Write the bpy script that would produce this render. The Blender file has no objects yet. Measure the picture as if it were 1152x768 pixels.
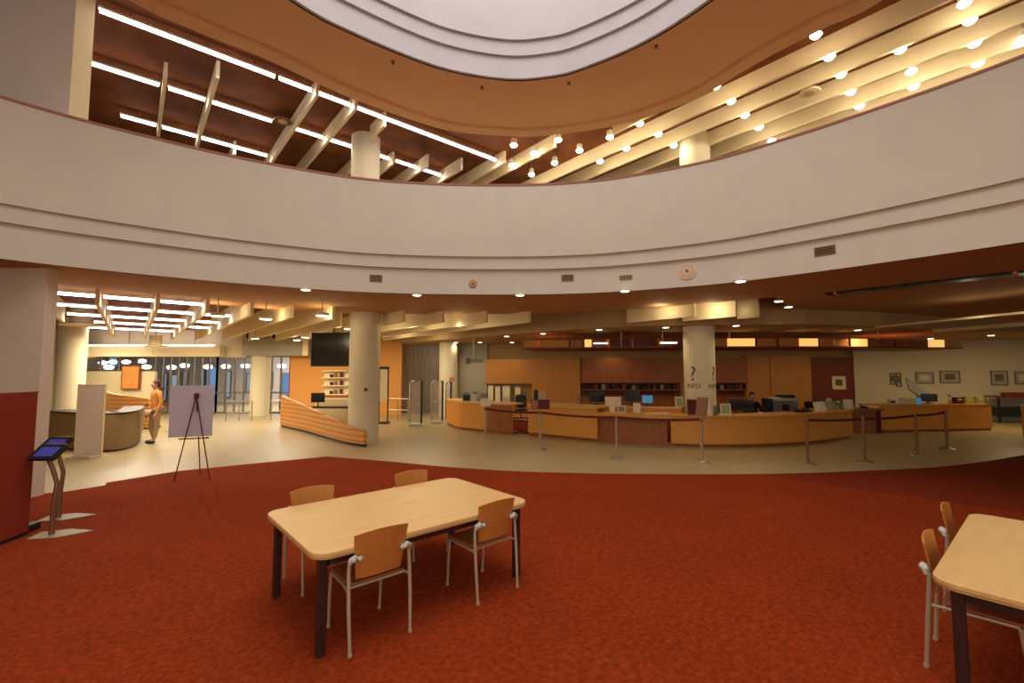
import bpy, bmesh, math, random
from mathutils import Vector, Matrix
random.seed(4)
PI = math.pi
scene = bpy.context.scene
COL = scene.collection
# ---------------------------------------------------------------- camera
F = 511.0; HC = 2.0; PITCH = math.atan(34.0/F)
cam = bpy.data.cameras.new('camera'); cam.sensor_width = 36; cam.lens = 36*F/1152
cam.clip_end = 300
co = bpy.data.objects.new('camera', cam); COL.objects.link(co)
co.location = (0, 0, HC); co.rotation_euler = (PI/2+PITCH, 0, 0)
scene.camera = co
scene.view_settings.view_transform = 'Standard'; scene.view_settings.look = 'None'
scene.view_settings.gamma = 1; scene.view_settings.use_curve_mapping = False
scene.view_settings.exposure = 0.0

def ray(u, v):
    dx = (u-576)/F; dz = (384-v)/F
    return Vector((dx, math.cos(PITCH)-dz*math.sin(PITCH), math.sin(PITCH)+dz*math.cos(PITCH)))
def P(u, v, z):                       # point of the horizontal plane z seen at (u, v)
    d = ray(u, v); t = (z-HC)/d.z
    return Vector((d.x*t, d.y*t, z))
def D(u, v, y):                       # point at depth y seen at (u, v)
    d = ray(u, v); t = y/d.y
    return Vector((d.x*t, y, HC+d.z*t))
AN = math.radians(40)
def G(a, b):                          # building grid: a runs away to the left, b away to the right
    return Vector((-math.sin(AN)*a+math.cos(AN)*b, math.cos(AN)*a+math.sin(AN)*b))
RB = AN                               # rotation whose local x is the b direction

# ---------------------------------------------------------------- materials
def mat(name, col, rough=.6, spec=.4, metal=0, emit=None, es=0, noise=None, bump=0, bscale=60, trans=0, coat=0):
    m = bpy.data.materials.new(name); m.use_nodes = True
    nt = m.node_tree; b = nt.nodes['Principled BSDF']
    b.inputs['Base Color'].default_value = (*col, 1)
    b.inputs['Roughness'].default_value = rough
    b.inputs['Specular IOR Level'].default_value = spec
    b.inputs['Metallic'].default_value = metal
    b.inputs['Transmission Weight'].default_value = trans
    b.inputs['Coat Weight'].default_value = coat
    if emit:
        b.inputs['Emission Color'].default_value = (*emit, 1); b.inputs['Emission Strength'].default_value = es
    tc = nt.nodes.new('ShaderNodeTexCoord')
    if noise:
        sc, stretch, amt, det = noise
        mp = nt.nodes.new('ShaderNodeMapping'); mp.inputs['Scale'].default_value = stretch
        n = nt.nodes.new('ShaderNodeTexNoise'); n.inputs['Scale'].default_value = sc; n.inputs['Detail'].default_value = det
        mr = nt.nodes.new('ShaderNodeMapRange'); mr.inputs['From Min'].default_value = .3; mr.inputs['From Max'].default_value = .7
        mr.inputs['To Min'].default_value = 1-amt; mr.inputs['To Max'].default_value = 1+amt
        mx = nt.nodes.new('ShaderNodeVectorMath'); mx.operation = 'SCALE'; mx.inputs[0].default_value = col
        nt.links.new(tc.outputs['Object'], mp.inputs['Vector']); nt.links.new(mp.outputs['Vector'], n.inputs['Vector'])
        nt.links.new(n.outputs['Fac'], mr.inputs['Value']); nt.links.new(mr.outputs['Result'], mx.inputs['Scale'])
        nt.links.new(mx.outputs['Vector'], b.inputs['Base Color'])
    if bump:
        n2 = nt.nodes.new('ShaderNodeTexNoise'); n2.inputs['Scale'].default_value = bscale
        bp = nt.nodes.new('ShaderNodeBump'); bp.inputs['Strength'].default_value = bump; bp.inputs['Distance'].default_value = .01
        nt.links.new(tc.outputs['Object'], n2.inputs['Vector']); nt.links.new(n2.outputs['Fac'], bp.inputs['Height'])
        nt.links.new(bp.outputs['Normal'], b.inputs['Normal'])
    return m
def emis(name, col, s):
    m = bpy.data.materials.new(name); m.use_nodes = True; nt = m.node_tree
    nt.nodes.remove(nt.nodes['Principled BSDF'])
    e = nt.nodes.new('ShaderNodeEmission'); e.inputs['Color'].default_value = (*col, 1); e.inputs['Strength'].default_value = s
    nt.links.new(e.outputs[0], nt.nodes['Material Output'].inputs[0]); return m
WX = (1, 1, 1)
M = dict(
 plaster=mat('plaster', (.59, .53, .44), .9, .2, noise=(2, WX, .03, 3)),
 plaster_daylit=mat('plaster_daylit', (.50, .47, .485), .9, .2, noise=(2, WX, .03, 3)),  # cool daylight tone on the upper fascia, put into the plaster colour
 pier=mat('pier_plaster', (.64, .52, .40), .9, .2, noise=(2, WX, .03, 3)),
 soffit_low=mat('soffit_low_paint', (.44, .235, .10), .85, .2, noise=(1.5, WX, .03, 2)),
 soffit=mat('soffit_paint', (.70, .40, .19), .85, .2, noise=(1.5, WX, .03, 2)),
 ceil_dark=mat('ceiling_dark', (.17, .058, .020), .7, .06, noise=(1.2, WX, .3, 3)),
 ceil_tan=mat('ceiling_tan', (.44, .30, .15), .9, .2, noise=(1, WX, .03, 2)),
 baffle=mat('baffle_cream', (.80, .67, .42), .7, .3),
 column=mat('column_paint', (.70, .63, .45), .8, .3),
 rail=mat('rail_red', (.30, .08, .04), .4, .5),
 wood=mat('wood_maple', (.66, .29, .055), .45, .4, noise=(3, (1, 1, 8), .07, 4)),
 wood_wall=mat('wood_wall', (.50, .215, .05), .5, .4, noise=(2, (4, 4, .6), .07, 4)),
 wood_dark=mat('wood_dark', (.30, .095, .028), .45, .4, noise=(2, (4, 4, .8), .15, 4)),
 wood_red=mat('wood_red', (.17, .03, .012), .5, .4, noise=(3, (1, 1, 14), .35, 3)),
 wood_amber=mat('wood_amber', (.50, .20, .04), .5, .4),
 amber_lit=mat('amber_lit', (.8, .5, .15), .5, .3, emit=(1, .58, .16), es=.9),
 table=mat('table_top', (.68, .43, .17), .38, .35, noise=(2.2, (1, 9, 1), .06, 5)),
 table_edge=mat('table_edge', (.55, .33, .13), .5, .4),
 dark_leg=mat('dark_leg', (.035, .012, .012), .4, .5),
 ply=mat('chair_ply', (.50, .19, .04), .4, .45, noise=(3, (8, 1, 1), .07, 4)),
 ply_seat=mat('seat_ply', (.36, .12, .04), .45, .45, noise=(3, (8, 1, 1), .07, 4)),
 champagne=mat('champagne_metal', (.50, .42, .30), .4, .5, metal=.35),
 grey_pad=mat('grey_pad', (.50, .50, .44), .5, .4),
 plate_grey=mat('plate_grey', (.26, .20, .11), .5, .4),
 pier_up=mat('pier_upper_lit', (.84, .75, .71), .9, .2),  # upper pier lightened: the light it lacks is put into its colour
 rubber=mat('rubber', (.03, .03, .03), .8, .2),
 steel=mat('steel', (.42, .36, .29), .35, .5, metal=.8),
 bronze=mat('bronze', (.24, .12, .06), .4, .5, metal=.5),
 belt=mat('belt', (.09, .015, .015), .8, .2),
 black=mat('black_plastic', (.012, .012, .015), .4, .4),
 screen=mat('dark_screen', (.01, .012, .012), .15, .5),
 screen_blue=mat('screen_blue', (.03, .035, .16), .2, .5, emit=(.06, .07, .35), es=.35),
 screen_cyan=mat('screen_cyan', (.1, .3, .5), .3, .5, emit=(.05, .25, .5), es=.4),
 white=mat('white_paper', (.75, .68, .52), .8, .2),
 white_panel=mat('white_panel', (.80, .72, .72), .8, .2),
 lilac=mat('lilac_board', (.50, .43, .47), .8, .2),
 grey=mat('grey_plastic', (.22, .23, .22), .5, .4),
 grey_cloth=mat('grey_counter', (.25, .17, .09), .8, .2, noise=(30, WX, .2, 2)),
 red_panel=mat('red_panel', (.22, .028, .010), .8, .2, noise=(20, WX, .08, 2)),
 green=mat('leaf_green', (.05, .16, .05), .6, .3),
 teal=mat('teal', (.06, .2, .16), .4, .4),
 lime=mat('lime', (.55, .56, .10), .7, .3),
 sage=mat('sage', (.32, .38, .20), .7, .3),
 pink=mat('pink', (.55, .22, .16), .7, .3),
 maroon=mat('maroon', (.10, .012, .02), .7, .3),
 wallwhite=mat('wall_white', (.58, .52, .39), .9, .2),
 wallcream=mat('wall_cream', (.78, .66, .42), .9, .2),
 wallgrey=mat('wall_grey', (.36, .34, .28), .9, .2),
 metalgrey=mat('curtain_metal', (.22, .18, .15), .4, .5, metal=.3, noise=(3, (12, 12, .3), .35, 3)),
 orange_wall=mat('orange_wall', (.66, .30, .075), .6, .3),
 poster=mat('poster_orange', (.72, .30, .08), .7, .3, noise=(3, WX, .12, 3)),
 ink=mat('ink', (.14, .12, .09), .7, .2),
 glow_fluor=emis('fluor_glow', (1.0, .93, 1.0), 9),
 glow_spot=emis('spot_glow', (1, .93, .85), 14),
 glow_down=emis('downlight_glow', (1, .92, .68), 5),
 glow_reflection=emis('reflection_glow', (1, .97, .92), 4),
 skin=mat('skin', (.50, .27, .17), .6, .3), hair=mat('hair', (.05, .015, .01), .6, .3),
 orange_cloth=mat('orange_cloth', (.58, .24, .06), .9, .1), tan_cloth=mat('tan_cloth', (.42, .30, .17), .9, .1),
 dark_cloth=mat('dark_cloth', (.025, .012, .018), .9, .1),
)
gl = mat('glass', (.85, .9, .92), .03, .5, trans=1.0); gl.node_tree.nodes['Principled BSDF'].inputs['IOR'].default_value = 1.02
M['glass'] = gl
# glass with an even dust tint
gp = mat('gate_plastic', (.55, .50, .42), .3, .5); gp.node_tree.nodes['Principled BSDF'].inputs['Alpha'].default_value = .35
M['clear'] = gp

def carpet_mat(name, c1, c2):
    m = mat(name, c1, 1.0, .05); nt = m.node_tree; b = nt.nodes['Principled BSDF']
    tc = nt.nodes.new('ShaderNodeTexCoord')
    mp = nt.nodes.new('ShaderNodeMapping'); mp.inputs['Rotation'].default_value = (0, 0, -AN)
    nt.links.new(tc.outputs['Object'], mp.inputs['Vector'])
    # woven basket blocks
    br = nt.nodes.new('ShaderNodeTexBrick'); br.inputs['Scale'].default_value = 7
    br.inputs['Color1'].default_value = (*c1, 1); br.inputs['Color2'].default_value = (*[x*.86 for x in c1], 1)
    br.inputs['Mortar'].default_value = (*c2, 1); br.inputs['Mortar Size'].default_value = .045; br.inputs['Mortar Smooth'].default_value = 1
    nt.links.new(mp.outputs[0], br.inputs['Vector'])
    n = nt.nodes.new('ShaderNodeTexNoise'); n.inputs['Scale'].default_value = 22; n.inputs['Detail'].default_value = 5
    n2 = nt.nodes.new('ShaderNodeTexNoise'); n2.inputs['Scale'].default_value = .9
    nt.links.new(mp.outputs[0], n.inputs['Vector']); nt.links.new(mp.outputs[0], n2.inputs['Vector'])
    mr = nt.nodes.new('ShaderNodeMapRange'); mr.inputs['From Min'].default_value = .3; mr.inputs['From Max'].default_value = .7
    mr.inputs['To Min'].default_value = .72; mr.inputs['To Max'].default_value = 1.25
    mr2 = nt.nodes.new('ShaderNodeMapRange'); mr2.inputs['From Min'].default_value = .3; mr2.inputs['From Max'].default_value = .7
    mr2.inputs['To Min'].default_value = .94; mr2.inputs['To Max'].default_value = 1.06
    mu = nt.nodes.new('ShaderNodeMath'); mu.operation = 'MULTIPLY'
    nt.links.new(n.outputs['Fac'], mr.inputs['Value']); nt.links.new(n2.outputs['Fac'], mr2.inputs['Value'])
    nt.links.new(mr.outputs[0], mu.inputs[0]); nt.links.new(mr2.outputs[0], mu.inputs[1])
    vm = nt.nodes.new('ShaderNodeVectorMath'); vm.operation = 'SCALE'
    nt.links.new(br.outputs['Color'], vm.inputs[0]); nt.links.new(mu.outputs[0], vm.inputs['Scale'])
    nt.links.new(vm.outputs['Vector'], b.inputs['Base Color'])
    return m
M['carpet'] = carpet_mat('carpet_rust', (.24, .033, .0075), (.20, .026, .0055))
M['carpet2'] = carpet_mat('carpet_rust_dark', (.19, .027, .009), (.155, .021, .007))
M['carpet3'] = carpet_mat('carpet_maroon', (.16, .02, .015), (.12, .015, .01))
def tile_mat():
    m = mat('floor_tile', (.4, .3, .2), .38, .45); nt = m.node_tree; b = nt.nodes['Principled BSDF']
    tc = nt.nodes.new('ShaderNodeTexCoord'); mp = nt.nodes.new('ShaderNodeMapping'); mp.inputs['Rotation'].default_value = (0, 0, -AN)
    br = nt.nodes.new('ShaderNodeTexBrick'); br.offset = 0; br.inputs['Scale'].default_value = 1.0
    br.inputs['Brick Width'].default_value = .6; br.inputs['Row Height'].default_value = .6
    br.inputs['Color1'].default_value = (.37, .285, .145, 1); br.inputs['Color2'].default_value = (.355, .27, .135, 1)
    br.inputs['Mortar'].default_value = (.30, .23, .115, 1); br.inputs['Mortar Size'].default_value = .008
    nt.links.new(tc.outputs['Object'], mp.inputs['Vector']); nt.links.new(mp.outputs[0], br.inputs['Vector'])
    nt.links.new(br.outputs['Color'], b.inputs['Base Color']); return m
M['tile'] = tile_mat()
def slat_mat():
    m = mat('wood_slats', (.62, .27, .07), .45, .4); nt = m.node_tree; b = nt.nodes['Principled BSDF']
    tc = nt.nodes.new('ShaderNodeTexCoord'); w = nt.nodes.new('ShaderNodeTexWave'); w.bands_direction = 'Z'; w.inputs['Scale'].default_value = 2.2
    w.inputs['Distortion'].default_value = .0
    cr = nt.nodes.new('ShaderNodeValToRGB'); cr.color_ramp.elements[0].color = (.40, .15, .035, 1); cr.color_ramp.elements[1].color = (.66, .30, .08, 1)
    cr.color_ramp.elements[0].position = .05; cr.color_ramp.elements[1].position = .25
    nt.links.new(tc.outputs['Object'], w.inputs['Vector']); nt.links.new(w.outputs['Fac'], cr.inputs['Fac']); nt.links.new(cr.outputs['Color'], b.inputs['Base Color'])
    return m
M['slats'] = slat_mat()

# ---------------------------------------------------------------- mesh helpers
class MB:
    def __init__(s): s.v = []; s.f = []; s.smooth = False
    def add(s, vs, fs):
        k = len(s.v); s.v += [tuple(x) for x in vs]; s.f += [tuple(i+k for i in f) for f in fs]; return s
    def box(s, x0, x1, y0, y1, z0, z1, m=None):
        vs = [Vector((x, y, z)) for z in (z0, z1) for x, y in ((x0, y0), (x1, y0), (x1, y1), (x0, y1))]
        if m: vs = [m @ q for q in vs]
        return s.add(vs, [(3, 2, 1, 0), (4, 5, 6, 7), (0, 1, 5, 4), (1, 2, 6, 5), (2, 3, 7, 6), (3, 0, 4, 7)])
    def rbox(s, x0, x1, y0, y1, z0, z1, r=.01, m=None, seg=4, axis='Z'):     # box with rounded vertical corners
        pts = []
        for cx, cy, a0 in ((x1-r, y1-r, 0), (x0+r, y1-r, PI/2), (x0+r, y0+r, PI), (x1-r, y0+r, 1.5*PI)):
            for i in range(seg+1):
                a = a0+PI/2*i/seg; pts.append((cx+r*math.cos(a), cy+r*math.sin(a)))
        return s.prism(pts, z0, z1, m)
    def prism(s, pts, z0, z1, m=None):
        n = len(pts); vs = [Vector((x, y, z0)) for x, y in pts]+[Vector((x, y, z1)) for x, y in pts]
        if m: vs = [m @ q for q in vs]
        fs = [tuple(range(n-1, -1, -1)), tuple(range(n, 2*n))]+[(i, (i+1) % n, n+(i+1) % n, n+i) for i in range(n)]
        return s.add(vs, fs)
    def cyl(s, p0, p1, r0, r1=None, n=14, caps=True):
        return s.tube([p0, p1], [r0, r0 if r1 is None else r1], n, caps)
    def tube(s, pts, rs, n=10, caps=True):
        s.smooth = True
        pts = [Vector(p) for p in pts]
        if not isinstance(rs, (list, tuple)): rs = [rs]*len(pts)
        t0 = (pts[1]-pts[0]).normalized(); up = Vector((0, 0, 1)) if abs(t0.z) < .9 else Vector((1, 0, 0))
        rings = []
        for i, p in enumerate(pts):
            t = (pts[min(i+1, len(pts)-1)]-pts[max(i-1, 0)]).normalized()
            a = t.cross(up).normalized(); b = a.cross(t)
            rings.append([p+(a*math.cos(2*PI*k/n)+b*math.sin(2*PI*k/n))*rs[i] for k in range(n)])
        vs = [q for r in rings for q in r]; fs = []
        for i in range(len(pts)-1):
            for k in range(n): fs.append((i*n+k, i*n+(k+1) % n, (i+1)*n+(k+1) % n, (i+1)*n+k))
        if caps: fs += [tuple(range(n-1, -1, -1)), tuple((len(pts)-1)*n+k for k in range(n))]
        return s.add(vs, fs)
    def lathe(s, prof, c=(0, 0, 0), n=24):                # prof: (r, z) from bottom to top
        s.smooth = True
        vs = []; fs = []; m = len(prof)
        for r, z in prof:
            for k in range(n): vs.append((c[0]+r*math.cos(2*PI*k/n), c[1]+r*math.sin(2*PI*k/n), c[2]+z))
        for i in range(m-1):
            for k in range(n): fs.append((i*n+k, i*n+(k+1) % n, (i+1)*n+(k+1) % n, (i+1)*n+k))
        fs += [tuple(range(n-1, -1, -1)), tuple((m-1)*n+k for k in range(n))]
        return s.add(vs, fs)
    def ball(s, c, r, n=12, sc=(1, 1, 1)):
        s.smooth = True
        vs = []; fs = []; m = n//2
        for i in range(m+1):
            t = PI*i/m - PI/2
            for k in range(n):
                vs.append((c[0]+sc[0]*r*math.cos(t)*math.cos(2*PI*k/n), c[1]+sc[1]*r*math.cos(t)*math.sin(2*PI*k/n), c[2]+sc[2]*r*math.sin(t)))
        for i in range(m):
            for k in range(n): fs.append((i*n+k, i*n+(k+1) % n, (i+1)*n+(k+1) % n, (i+1)*n+k))
        return s.add(vs, fs)
    def sweep(s, path, prof, z0s=None):                   # closed profile of (offset to the left of the path, z)
        path = [Vector((p[0], p[1])) for p in path]; n = len(path); m = len(prof); vs = []; fs = []
        for i, p in enumerate(path):
            t = (path[min(i+1, n-1)]-path[max(i-1, 0)]).normalized(); nn = Vector((-t.y, t.x))
            for j, (o, z) in enumerate(prof):
                q = p+nn*o; zz = z(i/(n-1)) if callable(z) else z
                vs.append((q.x, q.y, zz))
        for i in range(n-1):
            for j in range(m): fs.append((i*m+j, (i+1)*m+j, (i+1)*m+(j+1) % m, i*m+(j+1) % m))
        fs += [tuple(range(m)), tuple((n-1)*m+j for j in range(m-1, -1, -1))]
        return s.add(vs, fs)
    def build(s, name, m, parent=None, loc=None, rot=0, bevel=0, smooth=None):
        me = bpy.data.meshes.new(name); me.from_pydata(s.v, [], s.f); me.update()
        bm = bmesh.new(); bm.from_mesh(me); bmesh.ops.remove_doubles(bm, verts=bm.verts, dist=1e-5)
        bmesh.ops.recalc_face_normals(bm, faces=bm.faces)
        bm.to_mesh(me); bm.free()
        me.materials.append(M[m] if isinstance(m, str) else m)
        o = bpy.data.objects.new(name, me); COL.objects.link(o)
        if parent: o.parent = parent
        if loc is not None: o.location = loc
        if rot: o.rotation_euler = (0, 0, rot)
        if bevel:
            b = o.modifiers.new('bevel', 'BEVEL'); b.width = bevel; b.segments = 2; b.limit_method = 'ANGLE'; b.angle_limit = .6
        if s.smooth if smooth is None else smooth:
            me.polygons.foreach_set('use_smooth', [True]*len(me.polygons)); me.update()
            me.set_sharp_from_angle(angle=.7)
        return o
def struct(o): o['kind'] = 'structure'; return o
def tag(o, label, cat, group=None, kind=None):
    if label: o['label'] = label
    o['category'] = cat
    if group: o['group'] = group
    if kind: o['kind'] = kind
    return o
def thing(name, label, cat, loc=(0, 0, 0), rot=0, group=None):
    o = bpy.data.objects.new(name, None); COL.objects.link(o); o.empty_display_size = .1
    o.location = loc; o.rotation_euler = (0, 0, rot); return tag(o, label, cat, group)
def kids(o): return [c for c in bpy.data.objects if c.parent == o]
def dup(root, loc=None, rot=None, label=None):
    r = root.copy(); COL.objects.link(r)
    if loc is not None: r.location = loc
    if rot is not None: r.rotation_euler = (0, 0, rot)
    if label: r['label'] = label
    def rec(a, b):
        for ch in kids(a):
            c = ch.copy(); COL.objects.link(c); c.parent = b; rec(ch, c)
    rec(root, r); return r
def lamp(kind, name, loc, energy, color, size=.1, parent=None, rot=None, size_y=None, spot=None, blend=.6):
    l = bpy.data.lights.new(name, kind); l.energy = energy; l.color = color
    if kind == 'AREA':
        l.size = size
        if size_y: l.shape = 'RECTANGLE'; l.size_y = size_y
    else: l.shadow_soft_size = size
    if kind == 'SPOT': l.spot_size = spot or 2; l.spot_blend = blend
    o = bpy.data.objects.new(name, l); COL.objects.link(o); o.location = loc
    if rot: o.rotation_euler = rot
    if parent: o.parent = parent
    return o
def spline(pts, n=8):
    pts = [Vector((p[0], p[1])) for p in pts]; out = []
    for i in range(len(pts)-1):
        p0 = pts[max(i-1, 0)]; p1 = pts[i]; p2 = pts[i+1]; p3 = pts[min(i+2, len(pts)-1)]
        for k in range(n):
            t = k/n
            out.append(.5*((2*p1)+(-p0+p2)*t+(2*p0-5*p1+4*p2-p3)*t*t+(-p0+3*p1-3*p2+p3)*t**3))
    out.append(pts[-1]); return out
def resample(pts, n):
    L = [0]
    for a, b in zip(pts, pts[1:]): L.append(L[-1]+(b-a).length)
    out = []; j = 0
    for i in range(n):
        s = L[-1]*i/(n-1)
        while j < len(pts)-2 and L[j+1] < s: j += 1
        t = (s-L[j])/max(L[j+1]-L[j], 1e-9); out.append(pts[j].lerp(pts[j+1], min(max(t, 0), 1)))
    return out
def offset(path, o):
    n = len(path); out = []
    for i, p in enumerate(path):
        t = (path[min(i+1, n-1)]-path[max(i-1, 0)]).normalized(); out.append(p+Vector((-t.y, t.x))*o)
    return out
def ribbon(mb, pa, pb, z0, z1):        # slab between two curves of equal length
    n = len(pa); vs = []; fs = []
    for a, b in zip(pa, pb): vs += [(a.x, a.y, z0), (b.x, b.y, z0), (b.x, b.y, z1), (a.x, a.y, z1)]
    for i in range(n-1):
        for j in range(4): fs.append((i*4+j, (i+1)*4+j, (i+1)*4+(j+1) % 4, i*4+(j+1) % 4))
    fs += [(0, 1, 2, 3), ((n-1)*4+3, (n-1)*4+2, (n-1)*4+1, (n-1)*4)]
    return mb.add(vs, fs)
def on_path(path, u, v):               # where the sight line meets the vertical surface over a plan curve
    d = ray(u, v)
    for a, b in zip(path, path[1:]):
        e = b-a; det = d.x*(-e.y)+e.x*d.y
        if abs(det) < 1e-9: continue
        t = (a.x*(-e.y)+e.x*a.y)/det; s = (d.x*a.y-d.y*a.x)/det
        if 0 <= s <= 1 and t > 0: return Vector((d.x*t, d.y*t, HC+d.z*t)), math.atan2(e.y, e.x)
    raise ValueError((u, v))
ORD = ['first', 'second', 'third', 'fourth', 'fifth', 'sixth', 'seventh', 'eighth', 'ninth', 'tenth', 'eleventh', 'twelfth',
       'thirteenth', 'fourteenth', 'fifteenth', 'sixteenth', 'seventeenth', 'eighteenth', 'nineteenth', 'twentieth']
ORD += ['twenty-'+w for w in ORD[:9]]+['thirtieth']

# ================================================================ SETTING
# ---- floor
struct(MB().prism([(-40, -8), (40, -8), (40, 45), (-40, 45)], -.2, 0).build('floor', 'tile'))
edge = [P(75, 553, 0), P(118, 546, 0), P(120, 543, 0), P(200, 530, 0), P(285, 521.5, 0), P(368, 513.5, 0)]
edge = [Vector((p.x, p.y)) for p in edge]
arc = spline([(p.x, p.y) for p in [P(368, 513.5, 0), P(430, 518.5, 0), P(500, 525, 0), P(576, 530, 0), P(640, 532, 0), P(700, 533, 0), P(800, 533.5, 0),
              P(900, 532.5, 0), P(1000, 528.5, 0), P(1060, 525, 0), P(1110, 519, 0), P(1152, 512, 0)]], 6)
cp = [(-13, 5.6), (-9.5, 6.8)]+[tuple(p) for p in edge]+[tuple(p) for p in arc[1:]]+[(14.5, 12.3), (20, 15), (20, -6), (-13, -6)]
struct(MB().prism(cp, 0, .006).build('floor.001', 'carpet'))
q = [P(862, 535, 0), P(1060, 563.5, 0)]
dd = (q[1]-q[0]).normalized()
c2 = [tuple(p) for p in arc if p.x > q[0].x]+[(14.5, 12.3), (20, 15)]
e2 = q[0]+dd*16
struct(MB().prism([(q[0].x, q[0].y)]+c2+[(20, e2.y), (e2.x, e2.y)], .006, .009).build('floor.002', 'carpet2'))

# ---- lower atrium edge (fascia + parapet) and soffit
ring = spline([(-7.6, -4), (-9.3, -2), (-9.9, .5), (-9.6, 3), (-8.8, 5.0), (-7.55, 6.75), (-6.0, 8.05), (-4.82, 8.78), (-3.31, 9.46), (-1.7, 9.76), (0, 9.82),
               (1.2, 9.72), (2.33, 9.42), (3.88, 8.66), (4.93, 7.75), (5.8, 6.82), (6.67, 5.74), (7.6, 4.2), (8.1, 2), (8.1, -1), (7.4, -4)], 8)
struct(MB().sweep(ring, [(.11, 3.7), (.11, 4.25), (.05, 4.25), (.05, 4.52), (0, 4.52), (0, 6.11), (.18, 6.11), (.18, 3.7)]).build('wall_atrium', 'plaster', smooth=True))
struct(MB().sweep(ring, [(-.015, 6.11), (-.015, 6.15), (.195, 6.15), (.195, 6.11)]).build('trim_1', 'rail'))
back = spline([(-10, -4), (-12.3, -2), (-13.2, .5), (-13, 4), (-12, 7.4)]+[tuple(P(u, v, 3.7)[:2]) for u, v in ((65, 328), (120, 332), (180, 336.5), (245, 343), (300, 347.5), (352, 351), (400, 352.5), (500, 353),
              (576, 353), (640, 352), (700, 348), (780, 342.5), (850, 336), (925, 330))], 8)
k1 = [(8.1, 12), (9.5, 14.5), (11, 16.4), (14, 17.3), (20, 17), (25, 10), (24, 0), (20, -4)]
back = back+[Vector(p) for p in k1]
# pair the two outlines by direction from the hall's middle
def radial(path, c, angs):
    out = []
    for a in angs:
        d = Vector((math.cos(a), math.sin(a))); best = None
        for p, q_ in zip(path, path[1:]):
            e = q_-p; det = d.x*(-e.y)+e.x*d.y
            if abs(det) < 1e-9: continue
            w = p-c; t = (w.x*(-e.y)+e.x*w.y)/det; s = (d.x*w.y-d.y*w.x)/det
            if -1e-6 <= s <= 1+1e-6 and t > 0 and (best is None or t > best): best = t
        out.append(c+d*best if best else None)
    return out
cc = Vector((0, 2)); angs = [math.radians(205-i*230/160) for i in range(161)]
ra = radial(offset(ring, .14), cc, angs); rb = radial(back, cc, angs)
pr = [(a, b) for a, b in zip(ra, rb) if a and b]
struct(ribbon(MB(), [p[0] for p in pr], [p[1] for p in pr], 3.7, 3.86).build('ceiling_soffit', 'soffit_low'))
# slab over the lower level
struct(MB().prism([tuple(p) for p in offset(ring, .16)][10:-10]+[(30, -4), (30, 42), (-40, 42), (-40, -4)], 3.92, 4.2).build('ceiling_lower', 'ceil_dark'))
struct(MB().prism([tuple(p) for p in offset(ring, .16)][10:-10]+[(30, -4), (30, 30), (-30, 30), (-30, -4)], 4.85, 5.0).build('floor_upper', 'plaster'))

# flat low ceiling on the side of the desks
lowc = [(-7.2, 24), (-5.8, 21.3), (2.0, 13.75), (3.4, 12.95), (5.2, 12.5), (8, 12.3), (10.5, 12.9), (14, 14.2), (20, 15.5), (30, 17), (30, 24)]
struct(MB().prism(lowc, 3.3, 3.92).build('ceiling_low', 'ceil_tan'))
# long slot in the soffit over the right of the hall
a, b = G(3.3, 11.25), G(-4, 11.25)
t_ = thing('ceiling_slot_diffuser', 'long dark linear slot in the brown soffit above the desks', 'air vent', (0, 0, 0))
mm = Matrix.Translation((*G(0, 11.6), 0)) @ Matrix.Rotation(AN, 4, 'Z')
MB().box(-.17, .17, -5, 3.1, 3.66, 3.70, mm).build('slot', 'black', t_)
for y in (-2.6, .32, 2.9): MB().box(-.18, .18, y, y+.05, 3.65, 3.70, mm).build('bracket', 'soffit', t_)
# ---- upper level
inner = spline([(-4.6, -3), (-5.4, 0), (-5.5, 3), (-4.9, 5.6), (-3.72, 7.45), (-2.94, 8.2), (-1.77, 9.0), (-.9, 9.36), (0, 9.53), (.75, 9.45), (1.39, 9.22), (2.5, 8.45), (3.38, 7.42), (4.5, 5.6), (5.1, 3), (5.1, 0), (4.3, -3)], 10)
outer = spline([(-8.2, -3), (-8.8, 0), (-8.5, 3.2), (-7.5, 5.7)]+[tuple(P(u, v, 8.33)[:2]) for u, v in ((150, 3), (225, 37), (300, 67), (366, 98), (415, 118), (501, 146), (580, 153.5), (625, 151.5), (690, 142), (729, 131),
              (786, 110), (852, 71), (927, 32), (987, 4))]+[(7.0, 5.6), (7.9, 3.4), (8.1, 1), (8, -1), (7.4, -3)], 10)
cc = Vector((0, 4)); angs = [math.radians(235-i*290/180) for i in range(181)]
ra = radial(offset(inner, .06), cc, angs); rb = radial(outer, cc, angs); rm = [a.lerp(b, 1-.32/(b-a).length) if a and b else None for a, b in zip(ra, rb)]
pr = [x for x in zip(ra, rm, rb) if x[0] and x[2]]
struct(ribbon(MB(), [p[0] for p in pr], [p[1] for p in pr], 8.4, 8.95).build('ceiling_upper_soffit', 'soffit'))
struct(ribbon(MB(), [p[1] for p in pr], [p[2] for p in pr], 8.33, 8.95).build('trim_3', 'soffit'))
struct(MB().sweep(inner, [(0, 8.4), (0, 8.88), (-.06, 8.88), (-.06, 9.2), (-.12, 9.2), (-.12, 13.2), (.1, 13.2), (.1, 8.4)]).build('wall_atrium_upper', 'plaster_daylit', smooth=True))
up = [tuple(p) for p in offset(inner, .1)]
struct(MB().prism(up[5:-5]+[(30, -3), (30, 32), (-32, 32), (-32, -3)], 8.84, 9.15).build('ceiling_upper', 'ceil_dark'))

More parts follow.
